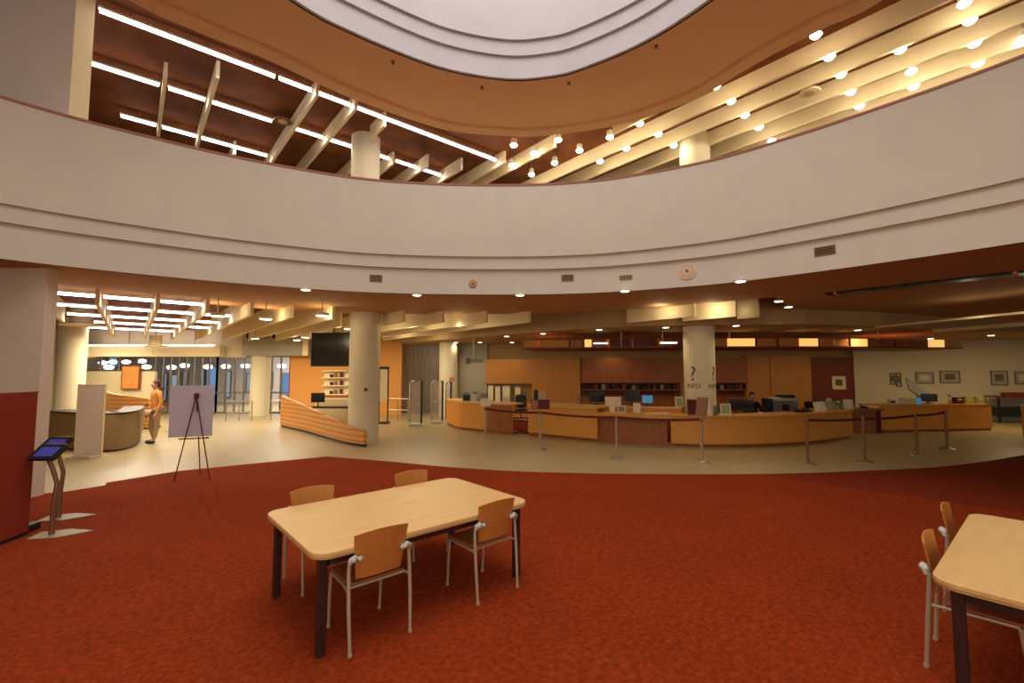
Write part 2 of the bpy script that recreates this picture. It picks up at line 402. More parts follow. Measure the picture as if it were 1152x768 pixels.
# ---- piers and columns
struct(MB().box(-16, -7.62, 7.35, 7.55, 0, 3.75).build('wall_left', 'pier'))
struct(MB().box(-16, -7.45, 7.35, 7.7, 5.0, 8.84).build('wall_left.001', 'pier_up'))
struct(MB().box(-7.452, -7.44, 7.352, 7.698, 5.0, 8.84).build('wall_left_lit_side', 'wallcream'))  # thin cream sheet paints the lit side face of the upper pier
def column(x, y, r, z0, z1): return struct(MB().cyl((x, y, z0), (x, y, z1), r, n=40).build('column', 'column'))
c1 = D(410, 418, 13.2); column(c1.x, c1.y, .425, 0, 3.92); column(c1.x, c1.y-.3, .40, 5, 8.95)
c2_ = D(787, 418, 13.1); info = column(c2_.x, c2_.y, .425, 0, 3.9); column(c2_.x-.05, c2_.y-.2, .42, 5, 8.95)
for u, y in ((504.5, 20.4), (293.5, 20.9), (79.5, 16.2)):
    p = D(u, 418, y); column(p.x, p.y, .41, 0, 3.92)

# INFO lettering wrapped on the column
def wrapped(txt, size, ang0, z, r, c, parent):
    cu = bpy.data.curves.new('lettering', 'FONT'); cu.body = txt; cu.size = size; cu.align_x = 'CENTER'; cu.extrude = .002
    to = bpy.data.objects.new('tmp', cu); COL.objects.link(to)
    dg = bpy.context.evaluated_depsgraph_get(); me = bpy.data.meshes.new_from_object(to.evaluated_get(dg)); bpy.data.objects.remove(to)
    bm = bmesh.new(); bm.from_mesh(me)
    for i in range(2): bmesh.ops.subdivide_edges(bm, edges=[e for e in bm.edges if e.calc_length() > .06], cuts=1)
    for w in bm.verts:
        a = ang0+w.co.x/r; rr = r+.003+w.co.z
        w.co = Vector((c[0]+rr*math.cos(a), c[1]+rr*math.sin(a), z+w.co.y))
    bm.to_mesh(me); bm.free(); me.materials.append(M['ink']); me.name = 'lettering'
    o = bpy.data.objects.new('lettering', me); COL.objects.link(o); o.parent = parent; return o
toward = math.atan2(-c2_.y, -c2_.x)
for da, in ((-.42,), (.98,)):
    wrapped('?', .56, toward+da, 1.76, .425, (c2_.x, c2_.y), info)
    wrapped('INFO', .17, toward+da, 1.545, .425, (c2_.x, c2_.y), info)

# ---- walls of the lower level
def wallbox(name, u0, u1, y, z0, z1, m, th=.15, vtop=None):
    x0 = (u0-576)/F*y; x1 = (u1-576)/F*y
    return struct(MB().box(x0*1.0, x1, y, y+th, z0, z1).build(name, m))
YB = 21.0
def X(u, y): return (u-576)/F*y*1.0
wallbox('wall_back', 515, 985, YB+.02, 0, 3.3, 'ceil_tan')
wallbox('wall_back.001', 515, 548, YB-.1, 0, 3.3, 'wallgrey')
wallbox('wall_back.002', 327, 452, YB, 0, 3.92, 'orange_wall')
wallbox('wall_back.003', 452, 516, YB+1.2, 0, 3.92, 'wallgrey')
wallbox('wall_back.004', 70, 175, YB, 0, 2.02, 'wallcream')
wallbox('wall_back.005', -250, 93, YB-.05, 0, 3.92, 'wallcream')
wr = spline([(X(960, 20.6), 20.6), (X(985, 20.3), 20.3), (17.2, 19.9), (19.5, 18.8), (22.5, 17.0), (25.5, 13), (26.5, 8), (26.5, 2), (26.5, -4)], 6)
struct(MB().sweep(wr, [(0, 0), (0, 3.92), (.15, 3.92), (.15, 0)]).build('wall_right', 'wallwhite', smooth=True))
struct(MB().box(X(-400, 14), X(-399, 14), -4, 30, 0, 8.95).build('wall_left_far', 'wallcream'))
# wood clad back wall, built of its pieces
x = lambda u: X(u, YB-.3)
ww = struct(MB().box(x(598), x(652), YB-.45, YB, 0, 2.62).build('wall_wood', 'wood_wall'))
struct(MB().box(x(547), x(598), YB-.35, YB, 1.46, 2.56).build('wall_wood.001', 'wood_wall'))
struct(MB().box(x(547), x(598), YB-.35, YB, 0, .65).build('wall_wood.002', 'wood_wall'))
struct(MB().box(x(865), x(910), YB-.40, YB, 0, 2.72).build('wall_wood.003', 'wood_wall'))
struct(MB().box(x(838), x(865), YB-.35, YB, 0, 2.70).build('wall_wood.004', 'wood_wall'))
struct(MB().box(x(910), x(961), YB-.35, YB, .78, 2.66).build('wall_brick', 'wood_red'))
# wall cabinet with open shelf beneath, left of the INFO column and right of it
for name, u0, u1, lab in (('wall_cabinet', 653, 767, 'long dark wooden wall cupboard above the open shelf behind the round desk'),
                          ('wall_cabinet', 800, 838, 'short dark wooden wall cupboard behind the monitors beside the INFO column')):
    t = thing(name, lab, 'cabinet', (0, YB-.5, 0))
    MB().box(x(u0), x(u1), 0, .5, 1.5, 2.62).build('cupboard', 'wood_dark', t)
    for k in range(1, 4 if u1-u0 > 60 else 2):
        xx = x(u0)+(x(u1)-x(u0))*k/(4 if u1-u0 > 60 else 2)
        MB().box(xx-.006, xx+.006, -.004, .0, 1.53, 2.6).build('door_gap', 'wood_red', t)
    MB().box(x(u0), x(u1), .44, .5, .85, 1.5).build('back_panel', 'wood_red', t)
    MB().box(x(u0), x(u1), .0, .5, .78, .85).build('counter', 'wood_dark', t)
    MB().box(x(u0), x(u1), .06, .5, 0, .78).build('base_cupboard', 'wood_dark', t)
    MB().box(x(u0), x(u1), .1, .5, 1.16, 1.2).build('shelf', 'wood_dark', t)
# books / folders on those shelves
cols = ['black', 'maroon', 'wood_red', 'dark_cloth', 'grey', 'maroon']
k = 0
for u0, u1 in ((660, 762), (804, 834)):
    u = u0
    while u < u1:
        w = random.uniform(3.0, 5.2); h = random.uniform(.17, .24)
        xx = x(u); o = MB().box(0, x(u+w)-xx-.01, 0, .2, 0, h).build('binder', cols[k % 6], loc=(xx, YB-.36, 1.2), bevel=.004)
        tag(o, 'dark binder on the shelf %s, %s from its left end' % ('under the long wall cupboard' if u0 == 660 else 'under the short wall cupboard', ORD[min(k if u0 == 660 else k-nb, 29)]), 'binder', 'binders on the back shelves')
        u += w+random.choice([.2, .3, 3]); k += 1
    nb = k

# glass entrance: doors and glazing beyond the left hall
def glazing(idx, u0, u1, y, z0, z1, n, rails=()):
    x0, x1 = X(u0, y), X(u1, y); t = bpy.data.objects.new('window_%d' % idx, None); COL.objects.link(t); struct(t)
    f = MB()
    for i in range(n+1):
        xx = x0+(x1-x0)*i/n; f.box(xx-.025, xx+.025, y-.05, y+.05, z0, z1)
    for z in (z0+.04, z1-.04)+tuple(rails): f.box(x0, x1, y-.035, y+.035, z-.04, z+.04)
    f.build('window_frame', 'metalgrey', t)
    MB().box(x0, x1, y-.006, y+.006, z0, z1).build('pane', 'glass', t)
glazing(1, 93, 175, 21.2, 2.02, 2.75, 4)
glazing(2, 175, 245, 22, 0, 2.78, 8, (1.2,))
glazing(3, 245, 327, 22, 0, 2.78, 8, (1.0,))
struct(MB().box(X(60, 21), X(250, 21), 20.9, 21.3, 2.72, 3.92).build('beam', 'wallcream'))
# lit header boxes above the doors
hb = thing('header_light_box', 'long cream header box with a bright strip above the glass doors', 'light', (0, 20.3, 0))
MB().box(X(95, 20.3), X(247, 20.3), 0, .35, 2.68, 3.16).build('box', 'baffle', hb)
for k in range(4):
    xx = X(95+38*k, 20.3); MB().box(xx, xx+.05, -.02, .0, 2.66, 3.18).build('rib', 'wallcream', hb)
MB().box(X(98, 20.3), X(240, 20.3), -.03, .07, 3.17, 3.21).build('tube', 'glow_fluor', hb)
MB().box(X(93, 20.3), X(99, 20.3), -.05, .4, 2.62, 3.2).build('end_block', 'wallcream', hb)
for u in (140, 215): MB().cyl((X(u, 20.3), .2, 3.16), (X(u, 20.3), .2, 3.92), .02).build('hanger', 'steel', hb)
struct(MB().box(X(247, 20.8), X(272, 20.8), 20.8, 21.1, 2.66, 3.92).build('beam', 'column'))
struct(MB().box(X(272, 20.4), X(346, 20.4), 20.4, 20.8, 2.72, 3.5).build('beam', 'wallgrey'))
struct(MB().box(X(340, 20.3), X(346, 20.3), 20.3, 20.4, 2.72, 3.5).build('beam', 'wallcream'))
# what stands beyond the doors: a dim lobby wall with lit bluish shop windows
struct(MB().box(X(40, 30), X(520, 30), 30, 30.2, 0, 5).build('wall_lobby', mat('lobby', (.62, .55, .50), .8)))
struct(MB().box(X(452, 22.4), X(500, 22.4), 22.15, 22.2, 0, 3.3).build('wall_metal', 'metalgrey'))
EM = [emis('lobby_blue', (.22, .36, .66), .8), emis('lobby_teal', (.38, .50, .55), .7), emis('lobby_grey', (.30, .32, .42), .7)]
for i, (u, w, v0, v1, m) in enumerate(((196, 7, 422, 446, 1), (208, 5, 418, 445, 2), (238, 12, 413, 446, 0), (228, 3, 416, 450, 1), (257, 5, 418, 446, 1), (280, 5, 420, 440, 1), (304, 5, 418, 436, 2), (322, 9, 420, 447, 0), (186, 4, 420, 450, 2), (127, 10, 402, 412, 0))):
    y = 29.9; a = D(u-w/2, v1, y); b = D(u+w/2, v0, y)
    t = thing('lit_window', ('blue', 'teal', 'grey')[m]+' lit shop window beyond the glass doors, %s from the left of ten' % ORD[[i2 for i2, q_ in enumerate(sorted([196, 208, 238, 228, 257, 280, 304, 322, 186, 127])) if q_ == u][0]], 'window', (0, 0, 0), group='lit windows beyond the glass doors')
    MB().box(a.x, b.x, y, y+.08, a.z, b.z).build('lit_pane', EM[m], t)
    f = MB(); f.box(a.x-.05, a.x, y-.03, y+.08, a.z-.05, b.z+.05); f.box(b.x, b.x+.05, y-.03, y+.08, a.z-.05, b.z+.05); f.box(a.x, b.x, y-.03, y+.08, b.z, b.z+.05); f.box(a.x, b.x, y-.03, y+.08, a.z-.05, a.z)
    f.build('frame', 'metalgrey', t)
# reflections of pendants in the glass, built as glowing lamps behind the panes
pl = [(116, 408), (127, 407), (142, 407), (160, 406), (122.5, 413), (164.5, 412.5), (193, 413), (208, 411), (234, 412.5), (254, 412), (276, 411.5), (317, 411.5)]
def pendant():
    t = thing('pendant_reflection', '', 'lamp', (0, 0, 0), group='pendant lamp reflections beyond the glass')
    MB().lathe([(.02, -.12), (.16, -.10), (.23, 0), (.18, .08), (.03, .12)], n=16).build('shade', 'glow_reflection', t)
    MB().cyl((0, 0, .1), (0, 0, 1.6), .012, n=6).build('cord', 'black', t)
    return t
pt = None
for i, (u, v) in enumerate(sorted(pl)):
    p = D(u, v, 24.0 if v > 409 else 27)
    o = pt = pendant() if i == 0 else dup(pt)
    o.location = p; o['label'] = 'white pendant lamp reflection modelled beyond the glass, %s from the left' % ORD[i]
struct(MB().box(X(40, 26), X(350, 22.3), 22.2, 30, 3.92, 4.0).build('ceiling_lobby', 'ceil_dark'))

# ================================================================ CEILING FITTINGS
def grid_box(name, a0, a1, b0, b1, z0, z1, m, parent=None, bevel=0):
    c = G((a0+a1)/2, (b0+b1)/2)
    loc = (c.x, c.y, z0)
    return MB().box(-(b1-b0)/2, (b1-b0)/2, -(a1-a0)/2, (a1-a0)/2, 0, z1-z0).build(name, m, parent, loc, RB, bevel)
ub = [(.32, 12.3, 15.5), (1.2, 11.5, 15.9), (2.1, 15.3, 17), (3.08, 10.75, 17), (3.98, 10.7, 17), (4.86, 11.0, 11.9), (5.2, 13.6, 17), (6.0, 12.9, 19), (6.9, 12.35, 19), (7.85, 11.85, 19),
      (8.62, 10.6, 19), (9.1, 8.9, 19), (9.8, 4.6, 7.4), (10.65, -4, 13), (11.5, -4, 13), (12.4, -4, 13), (13.25, -4, 12), (14.1, -4, 11)]
for i, (b, a0, a1) in enumerate(ub):
    if b == 11.5 or b == 12.4:     # stop short of the column
        pass
    o = grid_box('ceiling_baffle', a0, a1, b-.035, b+.035, 8.44, 8.84, 'baffle')
    tag(o, 'cream ceiling baffle on the upper floor, %s from the left' % ORD[i], 'baffle', 'upper floor ceiling baffles', 'thing')
lb = [(-1.5, 12.6, 17.8), (-.58, 12.6, 28), (.40, 12.6, 28), (1.31, 12.5, 28), (2.2, 12.4, 28), (3.1, 12.4, 26), (4.0, 12.0, 24), (4.9, 14.0, 22.5), (5.75, 11.5, 22), (6.65, 10.9, 21.5), (7.6, 10.15, 21), (8.55, 9.4, 20.3)]
for i, (b, a0, a1) in enumerate(lb):
    a1 = min(a1, 24.5)
    # stay in front of the doors and the back wall
    while G(a1, b).y > 20.2 and a1 > a0+1: a1 -= .2
    o = grid_box('ceiling_baffle', a0, a1, b-.035, b+.035, 3.38, 3.92, 'baffle')
    tag(o, 'cream ceiling baffle over the entrance hall, %s from the left' % ORD[i], 'baffle', 'lower hall ceiling baffles', 'thing')
for i, (b, a0, a1, z) in enumerate(((10.77, 5.7, 7.73, 3.38), (11.6, 5.06, 6.5, 3.38), (12.2, 4.75, 5.3, 3.38))):
    o = grid_box('ceiling_baffle', a0, a1, b-.035, b+.035, z, 3.92, 'baffle')
    tag(o, ('long cream lit baffle piece in front of the INFO column', 'brightest cream baffle piece just above the INFO column', 'short dull baffle piece beside the brightest one by the INFO column')[i], 'baffle', None, 'thing')
# pale ceiling strips at the right
for i, (u0, v0, u1, v1, z) in enumerate(((985, 369, 1180, 350, 3.25), (1050, 374, 1200, 363, 3.2))):
    a = P(u0, v0, z); b = P(u1, v1, z); d = b-a; L = d.length; ang = math.atan2(d.y, d.x)
    o = MB().box(0, L, -.04, .04, 0, 3.3-z+.0).build('ceiling_baffle', 'baffle', loc=(a.x, a.y, z), rot=ang)
    tag(o, ('pale ceiling baffle above the right-hand picture wall, the upper one', 'pale ceiling baffle above the right-hand picture wall, the lower one')[i], 'baffle', None, 'thing')

# fluorescent lights
def fluor(a, b0, b1, z, label, group, top):
    c = G(a, (b0+b1)/2); L = (b1-b0)
    t = thing('fluorescent_light', label, 'light', (c.x, c.y, z), RB, group)
    MB().box(-L/2, L/2, -.035, .035, .03, .07).build('housing', 'white', t)
    MB().tube([(-L/2+.02, 0, 0), (L/2-.02, 0, 0)], .042 if z > 5 else .032, 10).build('tube', 'glow_fluor', t)
    for s in ([-L*.35, L*.35] if L > 1.2 else [0]): MB().cyl((s, 0, .07), (s, 0, top-z), .008, n=6).build('hanger', 'steel', t)
    lamp('AREA', 'light', (0, 0, -.05), 9*L, (1, .87, .72), L, t, None, .08)
    return t
rows = [(10.9, [(-.73, 2.22), (2.28, 3.0), (3.14, 3.92), (4.06, 8.5)]), (12.95, [(-1.3, .25), (.39, 1.13), (1.25, 2.6), (3.15, 3.92), (4.04, 4.75), (5.3, 5.9), (6.1, 6.82), (7.0, 7.75)]),
        (15.17, [(-.48, .27), (.37, 1.15), (1.25, 2.95)])]
k = 0
for r, (a, segs) in enumerate(rows):
    for j, (b0, b1) in enumerate(segs):
        fluor(a, b0, b1, 8.6, 'white fluorescent strip on the upper floor, %s of the %s row back from the opening' % (ORD[j], ORD[r]), 'upper floor fluorescent strips', 8.84)
for r, a in enumerate((13.0, 15.2, 17.5, 19.8, 22.4)):
    for j, (b0, b1) in enumerate(((-1.42, -.62), (-.52, .36), (.45, 1.27), (1.38, 2.15))):
        if G(a, b1).y > 20.6: continue
        if j == 3 and r not in (1, 2, 3): continue
        fluor(a, b0, b1, 3.6, 'white fluorescent strip over the entrance hall, %s of the %s row' % (ORD[j], ORD[r]), 'lower hall fluorescent strips', 3.92)

# spotlights on the upper right ceiling
sp = [(918, 39), (932, 62), (946, 83), (957, 103), (1012, 54), (1025, 80), (1028, 97), (1091, 22), (1096, 47), (1100, 71), (1085, 3), (1152, 46), (805, 96), (822, 113), (838, 129), (854, 143), (868, 158), (967, 119),
      (719, 138), (740, 150), (758, 163), (704, 166), (675, 181), (652, 169), (628, 157), (686, 154), (601, 172), (624, 183), (598, 196), (577, 186), (578, 163)]
def make_spot():
    t = thing('spotlight', '', 'spotlight', group='spotlights between the upper baffles')
    MB().lathe([(.065, 0), (.085, .02), (.085, .16), (.05, .2), (.02, .21)], n=16).build('housing', 'white', t)
    MB().lathe([(.01, -.07), (.07, -.055), (.105, -.01), (.09, .012)], n=16).build('lens', 'glow_spot', t)
    MB().cyl((0, 0, .2), (0, 0, .34), .014, n=8).build('stem', 'steel', t)
    return t
s0 = None
def clear_b(p, ub=ub):                         # keep a fitting clear of the baffles
    b_ = p.x*math.cos(AN)+p.y*math.sin(AN); a_ = -p.x*math.sin(AN)+p.y*math.cos(AN)
    for bb, a0, a1 in ub:
        if abs(b_-bb) < (.14 if p.z > 5 else .21) and a0-.1 < a_ < a1+.1: b_ = bb+((.15 if p.z > 5 else .22) if b_ >= bb else -(.15 if p.z > 5 else .22))
    q2 = G(a_, b_); return Vector((q2.x, q2.y, p.z))
for i, (u, v) in enumerate(sorted(sp)):
    p = clear_b(P(u, v, 8.5))
    if s0 is None: o = s0 = make_spot()
    else: o = dup(s0)
    o.location = p; o['label'] = 'bright white spotlight among the upper baffles, %s from the left' % (ORD[i] if i < 30 else 'last')
for i, (u, v) in enumerate(sorted(sp)):
    p = P(u, v, 8.5); lamp('POINT', 'light', (p.x, p.y, 8.40), 14, (1, .82, .55), .05)

# recessed downlights
def downlight():
    t = thing('ceiling_downlight', '', 'downlight', group='recessed downlights of the lower level')
    MB().lathe([(.11, -.012), (.115, 0), (.115, .02)], n=20).build('rim', 'white', t)
    MB().lathe([(.085, -.022), (.09, -.012), (.09, .0)], n=20).build('lens', 'glow_down', t)
    return t
dl = [(344, 325.5, 3.7, 'atrium soffit'), (469, 331.5, 3.7, 'atrium soffit'), (585, 331.5, 3.7, 'atrium soffit'), (703, 327, 3.7, 'atrium soffit'), (833, 316, 3.7, 'atrium soffit'),
      (876, 338.5, 3.7, 'brown soffit above the round desk'), (887, 345, 3.7, 'brown soffit above the round desk'), (909, 352, 3.7, 'brown soffit above the round desk')]
dl += [(u, v, 3.3, 'low ceiling over the desks') for u, v in ((513, 385), (540, 390), (570, 378), (576, 388), (611, 375), (674, 370.5), (749, 368), (828, 366), (965, 371), (1047, 380.5), (1115, 377), (691, 386))]
d0 = None; cnt = {}
for u, v, z, w in sorted(dl, key=lambda q_: (q_[3], q_[0])):
    p = P(u, v, z-.005)
    if z == 3.3 and p.y > 20.3: p = D(u, v, 20.0); p.z = z-.005
    if d0 is None: o = d0 = downlight()
    else: o = dup(d0)
    o.location = (p.x, p.y, z-.002); cnt[w] = cnt.get(w, 0)+1
    o['label'] = 'small round glowing downlight in the %s, %s from the left' % (w, ORD[cnt[w]-1])
    lamp('SPOT', 'light', (p.x, p.y, z-.05), 30 if z == 3.3 else 22, (1, .74, .42), .06, spot=2.3, blend=.8)
# small hanging disc lights among the lower baffles
def disc():
    t = thing('hanging_disc_light', '', 'light', group='disc lights between the lower baffles')
    MB().lathe([(.15, -.03), (.16, 0), (.15, .03), (.03, .05)], n=20).build('housing', 'white', t)
    MB().lathe([(.13, -.045), (.14, -.03)], n=20).build('lens', 'glow_down', t)
    MB().cyl((0, 0, .04), (0, 0, .57), .012, n=6).build('stem', 'steel', t); return t
ds = [(245, 354), (299, 357.5), (287, 380), (334, 382), (343, 378.5), (362.5, 353.5), (389, 368.5)]
d1 = None
for i, (u, v) in enumerate(sorted(ds)):
    p = P(u, v, 3.35)
    if p.y > 20: p = D(u, v, 19.6); p.z = 3.35
    p = clear_b(p, [(b_, a0_, a1_) for b_, a0_, a1_ in lb])
    if d1 is None: o = d1 = disc()
    else: o = dup(d1)
    o.location = p; o['label'] = 'round glowing disc light between the hall baffles, %s from the left' % ORD[i]
for (u, v) in ((245, 352), (299, 356), (334, 380), (362, 355), (389, 366), (466, 366), (516, 364), (440, 375), (420, 366), (480, 380)):
    p = P(u, v, 3.45) if v < 370 else D(u, v, 18); lamp('POINT', 'light', (p.x, p.y, 3.3), 15, (1, .82, .52), .1)
# hanging drum lamp by the far left pillar, and a second one deeper
def drum(label, p, s):
    t = thing('hanging_drum_lamp', label, 'lamp', p)
    MB().lathe([(.27*s, 0), (.27*s, .5*s)], n=28).build('drum', 'wallcream', t)
    MB().lathe([(.5*s, -.06), (.52*s, -.03), (.27*s, .02)], n=28).build('flange', 'wallcream', t)
    MB().cyl((0, 0, .5*s), (0, 0, 3.92-p[2]), .02).build('stem', 'steel', t); return t
p = D(92, 364, 13.6); drum('cream hanging drum lamp with wide flange before the yellow pillar', (p.x, p.y, p.z), 1.0)
p = D(175, 388, 19); drum('small amber hanging drum lamp above the header box', (p.x, p.y, p.z), .8)

# fascia fittings
fas = offset(ring, .11)
for i, (u, v, w, h, lab, m) in enumerate(((423, 313, .26, .15, 'small dark louvred vent on the fascia above the left column', 'black'), (638.5, 312.5, .26, .14, 'small dark louvred vent on the fascia near the middle', 'black'),
                                     (928, 282, .30, .15, 'small dark louvred vent on the fascia at the right', 'black'), (704, 312, .26, .09, 'pale brown slotted plate on the fascia beside the round speaker', 'soffit'))):
    p, an = on_path(fas, u, v)
    t = thing('air_vent', lab, 'vent', p, an)
    f = MB(); f.box(-w/2, w/2, -.015, .0, -h/2, -h/2+.015); f.box(-w/2, w/2, -.015, .0, h/2-.015, h/2); f.box(-w/2, -w/2+.015, -.015, 0, -h/2, h/2); f.box(w/2-.015, w/2, -.015, 0, -h/2, h/2)
    f.build('frame', 'bronze', t); MB().box(-w/2+.01, w/2-.01, -.008, 0, -h/2+.01, h/2-.01).build('backing', m, t)
    for k in range(3): MB().box(-w/2+.01, w/2-.01, -.014, -.006, -h/4+k*h/4-.008, -h/4+k*h/4+.008).build('slat', 'bronze', t)
for u, v, r, m, lab in ((532, 319, .085, 'bronze', 'small brown round speaker grille on the fascia above the lobby'), (773, 305, .17, 'plaster', 'large cream round speaker with rings on the fascia')):
    p, an = on_path(fas, u, v); t = thing('round_speaker', lab, 'speaker', p, an)
    mt = Matrix.Rotation(PI/2, 4, 'X')
    def disk(r0, z0, z1):
        mb = MB(); mb.lathe([(r0, z0), (r0, z1)], n=28); mb.v = [tuple(mt @ Vector(q_)) for q_ in mb.v]; return mb
    disk(r, 0, .02).build('rim', m, t); disk(r*.78, .02, .026).build('ring', 'soffit', t); disk(r*.5, .026, .032).build('cone', m, t); disk(r*.2, .032, .036).build('dust_cap', 'bronze', t)
for i, (u, v) in enumerate(((442, 69.5), (542, 98), (640, 93), (738, 51.5))):
    p = P(u, v, 8.4); t = thing('ceiling_sprinkler', 'tiny dark sprinkler head in the upper orange soffit, %s from the left' % ORD[i], 'sprinkler', (p.x, p.y, 8.4), group='sprinklers in the upper soffit')
    MB().lathe([(.015, -.06), (.03, -.05), (.012, -.02), (.045, -.008), (.045, 0)], n=12).build('head', 'bronze', t)
# ceiling camera domes / speakers seen as rings among the upper baffles
for u, v, z, lab in ((911, 104, 8.5, 'round ceiling speaker ring between the upper right baffles'), (318, 136, 8.6, 'dark round ceiling speaker ring beside the upper fluorescent strips')):
    p = P(u, v, z); t = thing('ceiling_speaker', lab, 'speaker', p)
    MB().lathe([(.20, -.02), (.22, 0), (.2, .03)], n=24).build('rim', 'baffle' if u > 500 else 'bronze', t); MB().lathe([(.11, -.03), (.12, -.01)], n=20).build('cone', 'soffit', t)
    MB().cyl((0, 0, .02), (0, 0, 8.84-z), .015, n=8).build('stem', 'steel', t)

# ================================================================ TABLES AND CHAIRS
def make_table():
    t = thing('reading_table', '', 'table')
    L, W = 2.04, 1.35
    MB().rbox(-L/2, L/2, -W/2, W/2, .705, .742, .13, seg=8).build('tabletop', 'table', t, bevel=.008)
    MB().rbox(-L/2+.004, L/2-.004, -W/2+.004, W/2-.004, .695, .706, .13, seg=8).build('edge_band', 'table_edge', t)
    f = MB(); i = .0905
    f.box(-L/2+i, L/2-i, -W/2+i, -W/2+i+.04, .62, .695); f.box(-L/2+i, L/2-i, W/2-i-.04, W/2-i, .62, .695)
    f.box(-L/2+i, -L/2+i+.04, -W/2+i, W/2-i, .62, .695); f.box(L/2-i-.04, L/2-i, -W/2+i, W/2-i, .62, .695)
    f.build('apron', 'dark_leg', t)
    for sx in (-1, 1):
        for sy in (-1, 1):
            cx, cy = sx*(L/2-.09), sy*(W/2-.115)
            MB().rbox(cx-.031, cx+.031, cy-.031, cy+.031, .012, .695, .012).build('leg', 'dark_leg', t)
    return t
tc1 = Vector((-1.03, 4.32))+Vector((.749, .663))*.02+Vector((-.663, .749))*.035+Vector((.749, .663))*.015; t1 = make_table(); t1.location = (tc1.x, tc1.y, .0); t1.rotation_euler.z = math.radians(41.5)
t1['label'] = 'pale wood reading table with rounded corners and four chairs'
for o in kids(t1): pass
MB().box(.02, .22, .06, .068, 0, .0015).build('scuff_mark', 'soffit', t1).location = (0, 0, .742)
tb = Vector((math.cos(math.radians(41.5)), math.sin(math.radians(41.5)))); ta = Vector((-tb.y, tb.x))
tc2 = Vector(P(1051, 652, .742)[:2])-tb*.02+ta*.02+tb*1.015-ta*.675
t2 = dup(t1, (tc2.x+.035, tc2.y, 0), math.radians(39.8)); t2['label'] = 'pale wood reading table cut off by the right edge of the photo'
for o in kids(t2):
    if o.name.startswith('scuff'): bpy.data.objects.remove(o)
for o in (t1, t2): o.location.z = .0

def make_chair():
    t = thing('side_chair', '', 'chair', group='wooden chairs around the reading tables')
    # curved plywood back, leaning back, wider at the top
    def shell(w0, w1, z0, z1, y0, y1, curve, th, nx=10, nz=6, crown=.02):
        mb = MB(); mb.smooth = True; vs = []; fs = []
        for s in (0, 1):
            for j in range(nz+1):
                tt = j/nz; w = w0+(w1-w0)*tt; y = y0+(y1-y0)*tt
                for i in range(nx+1):
                    a = i/nx*2-1
                    vs.append((a*w/2, y+curve*(a*a)+s*th*-1, z0+(z1-z0)*tt+(crown*(1-a*a) if j == nz else 0)-(.0 if j else 0)))
        n = (nx+1)*(nz+1)
        for j in range(nz):
            for i in range(nx):
                a = j*(nx+1)+i; fs += [(a, a+1, a+nx+2, a+nx+1), (n+a+nx+1, n+a+nx+2, n+a+1, n+a)]
        for i in range(nx): fs += [(i, n+i, n+i+1, i+1), (nz*(nx+1)+i, nz*(nx+1)+i+1, n+nz*(nx+1)+i+1, n+nz*(nx+1)+i)]
        for j in range(nz): fs += [(j*(nx+1), (j+1)*(nx+1), n+(j+1)*(nx+1), n+j*(nx+1)), (j*(nx+1)+nx, n+j*(nx+1)+nx, n+(j+1)*(nx+1)+nx, (j+1)*(nx+1)+nx)]
        return mb.add(vs, fs)
    shell(.355, .43, .49, .815, -.212, -.262, .022, .012).build('backrest', 'ply', t)
    s = MB(); s.rbox(-.21, .21, -.17, .235, .435, .450, .05); s.build('seat', 'ply_seat', t, bevel=.004)
    for sx in (-1, 1):
        MB().tube([(sx*.235, -.265, .012), (sx*.242, -.245, .30), (sx*.240, -.225, .56), (sx*.236, -.225, .63)], [.012, .014, .014, .013], 10).build('leg', 'champagne', t)
        MB().tube([(sx*.212, .215, .012), (sx*.214, .20, .25), (sx*.212, .18, .425)], [.011, .013, .013], 10).build('leg', 'champagne', t)
        # broad grey bracket from the leg top to the back panel
        b = MB(); b.tube([(sx*.240, -.235, .615), (sx*.232, -.242, .645), (sx*.205, -.254, .658), (sx*.172, -.258, .655), (sx*.150, -.256, .645)], [.013, .022, .027, .023, .012], 12)
        b.build('bracket', 'grey_pad', t)
        MB().tube([(sx*.24, -.22, .425), (sx*.214, -.06, .42), (sx*.212, .18, .425)], .011, 8).build('side_rail', 'champagne', t)
        MB().cyl((sx*.235, -.267, .0), (sx*.235, -.265, .022), .016).build('foot_cap', 'champagne', t)
        MB().cyl((sx*.212, .215, .0), (sx*.212, .215, .022), .015).build('foot_cap', 'champagne', t)
    MB().tube([(-.23, -.16, .42), (.23, -.16, .42)], .010, 8).build('cross_rail', 'champagne', t)
    MB().tube([(-.212, .16, .42), (.212, .16, .42)], .010, 8).build('cross_rail', 'champagne', t)
    # knuckle joint under the seat
    return t
fa = math.radians(41.5)                    # faces +ta
ch = make_chair()
def seat_at(o, rear, facing, label):       # rear: midpoint of the rear feet
    d = Vector((-math.sin(facing), math.cos(facing))); p = rear+d*.255
    o.location = (p.x, p.y, .006); o.rotation_euler = (0, 0, facing); o['label'] = label
r1 = (P(395, 738, 0)+P(460, 711, 0))/2; r2 = (P(537, 680, 0)+P(581, 661, 0))/2
seat_at(ch, Vector((r1.x, r1.y))-tb*.005, fa, 'wooden chair at the front side of the four-chair table, the one nearer the camera')
seat_at(dup(ch), Vector((r2.x, r2.y)), fa+.03, 'wooden chair on the front side of the four-chair table by its far dark leg')
b3 = P(353, 548, .84); b4 = P(464, 530, .84); b5 = P(1055, 605, .82); b6 = P(1075, 570, .82)
seat_at(dup(ch), Vector((b3.x, b3.y))+ta*.04, fa+PI, 'wooden chair behind the four-chair table at its left end')
seat_at(dup(ch), Vector((b4.x, b4.y))+ta*.04, fa+PI, 'wooden chair behind the four-chair table at its far end, only its back top showing')
seat_at(dup(ch), Vector((b5.x, b5.y))+ta*.06, fa+PI, 'wooden chair at the cut-off table, the one with a long leg showing')
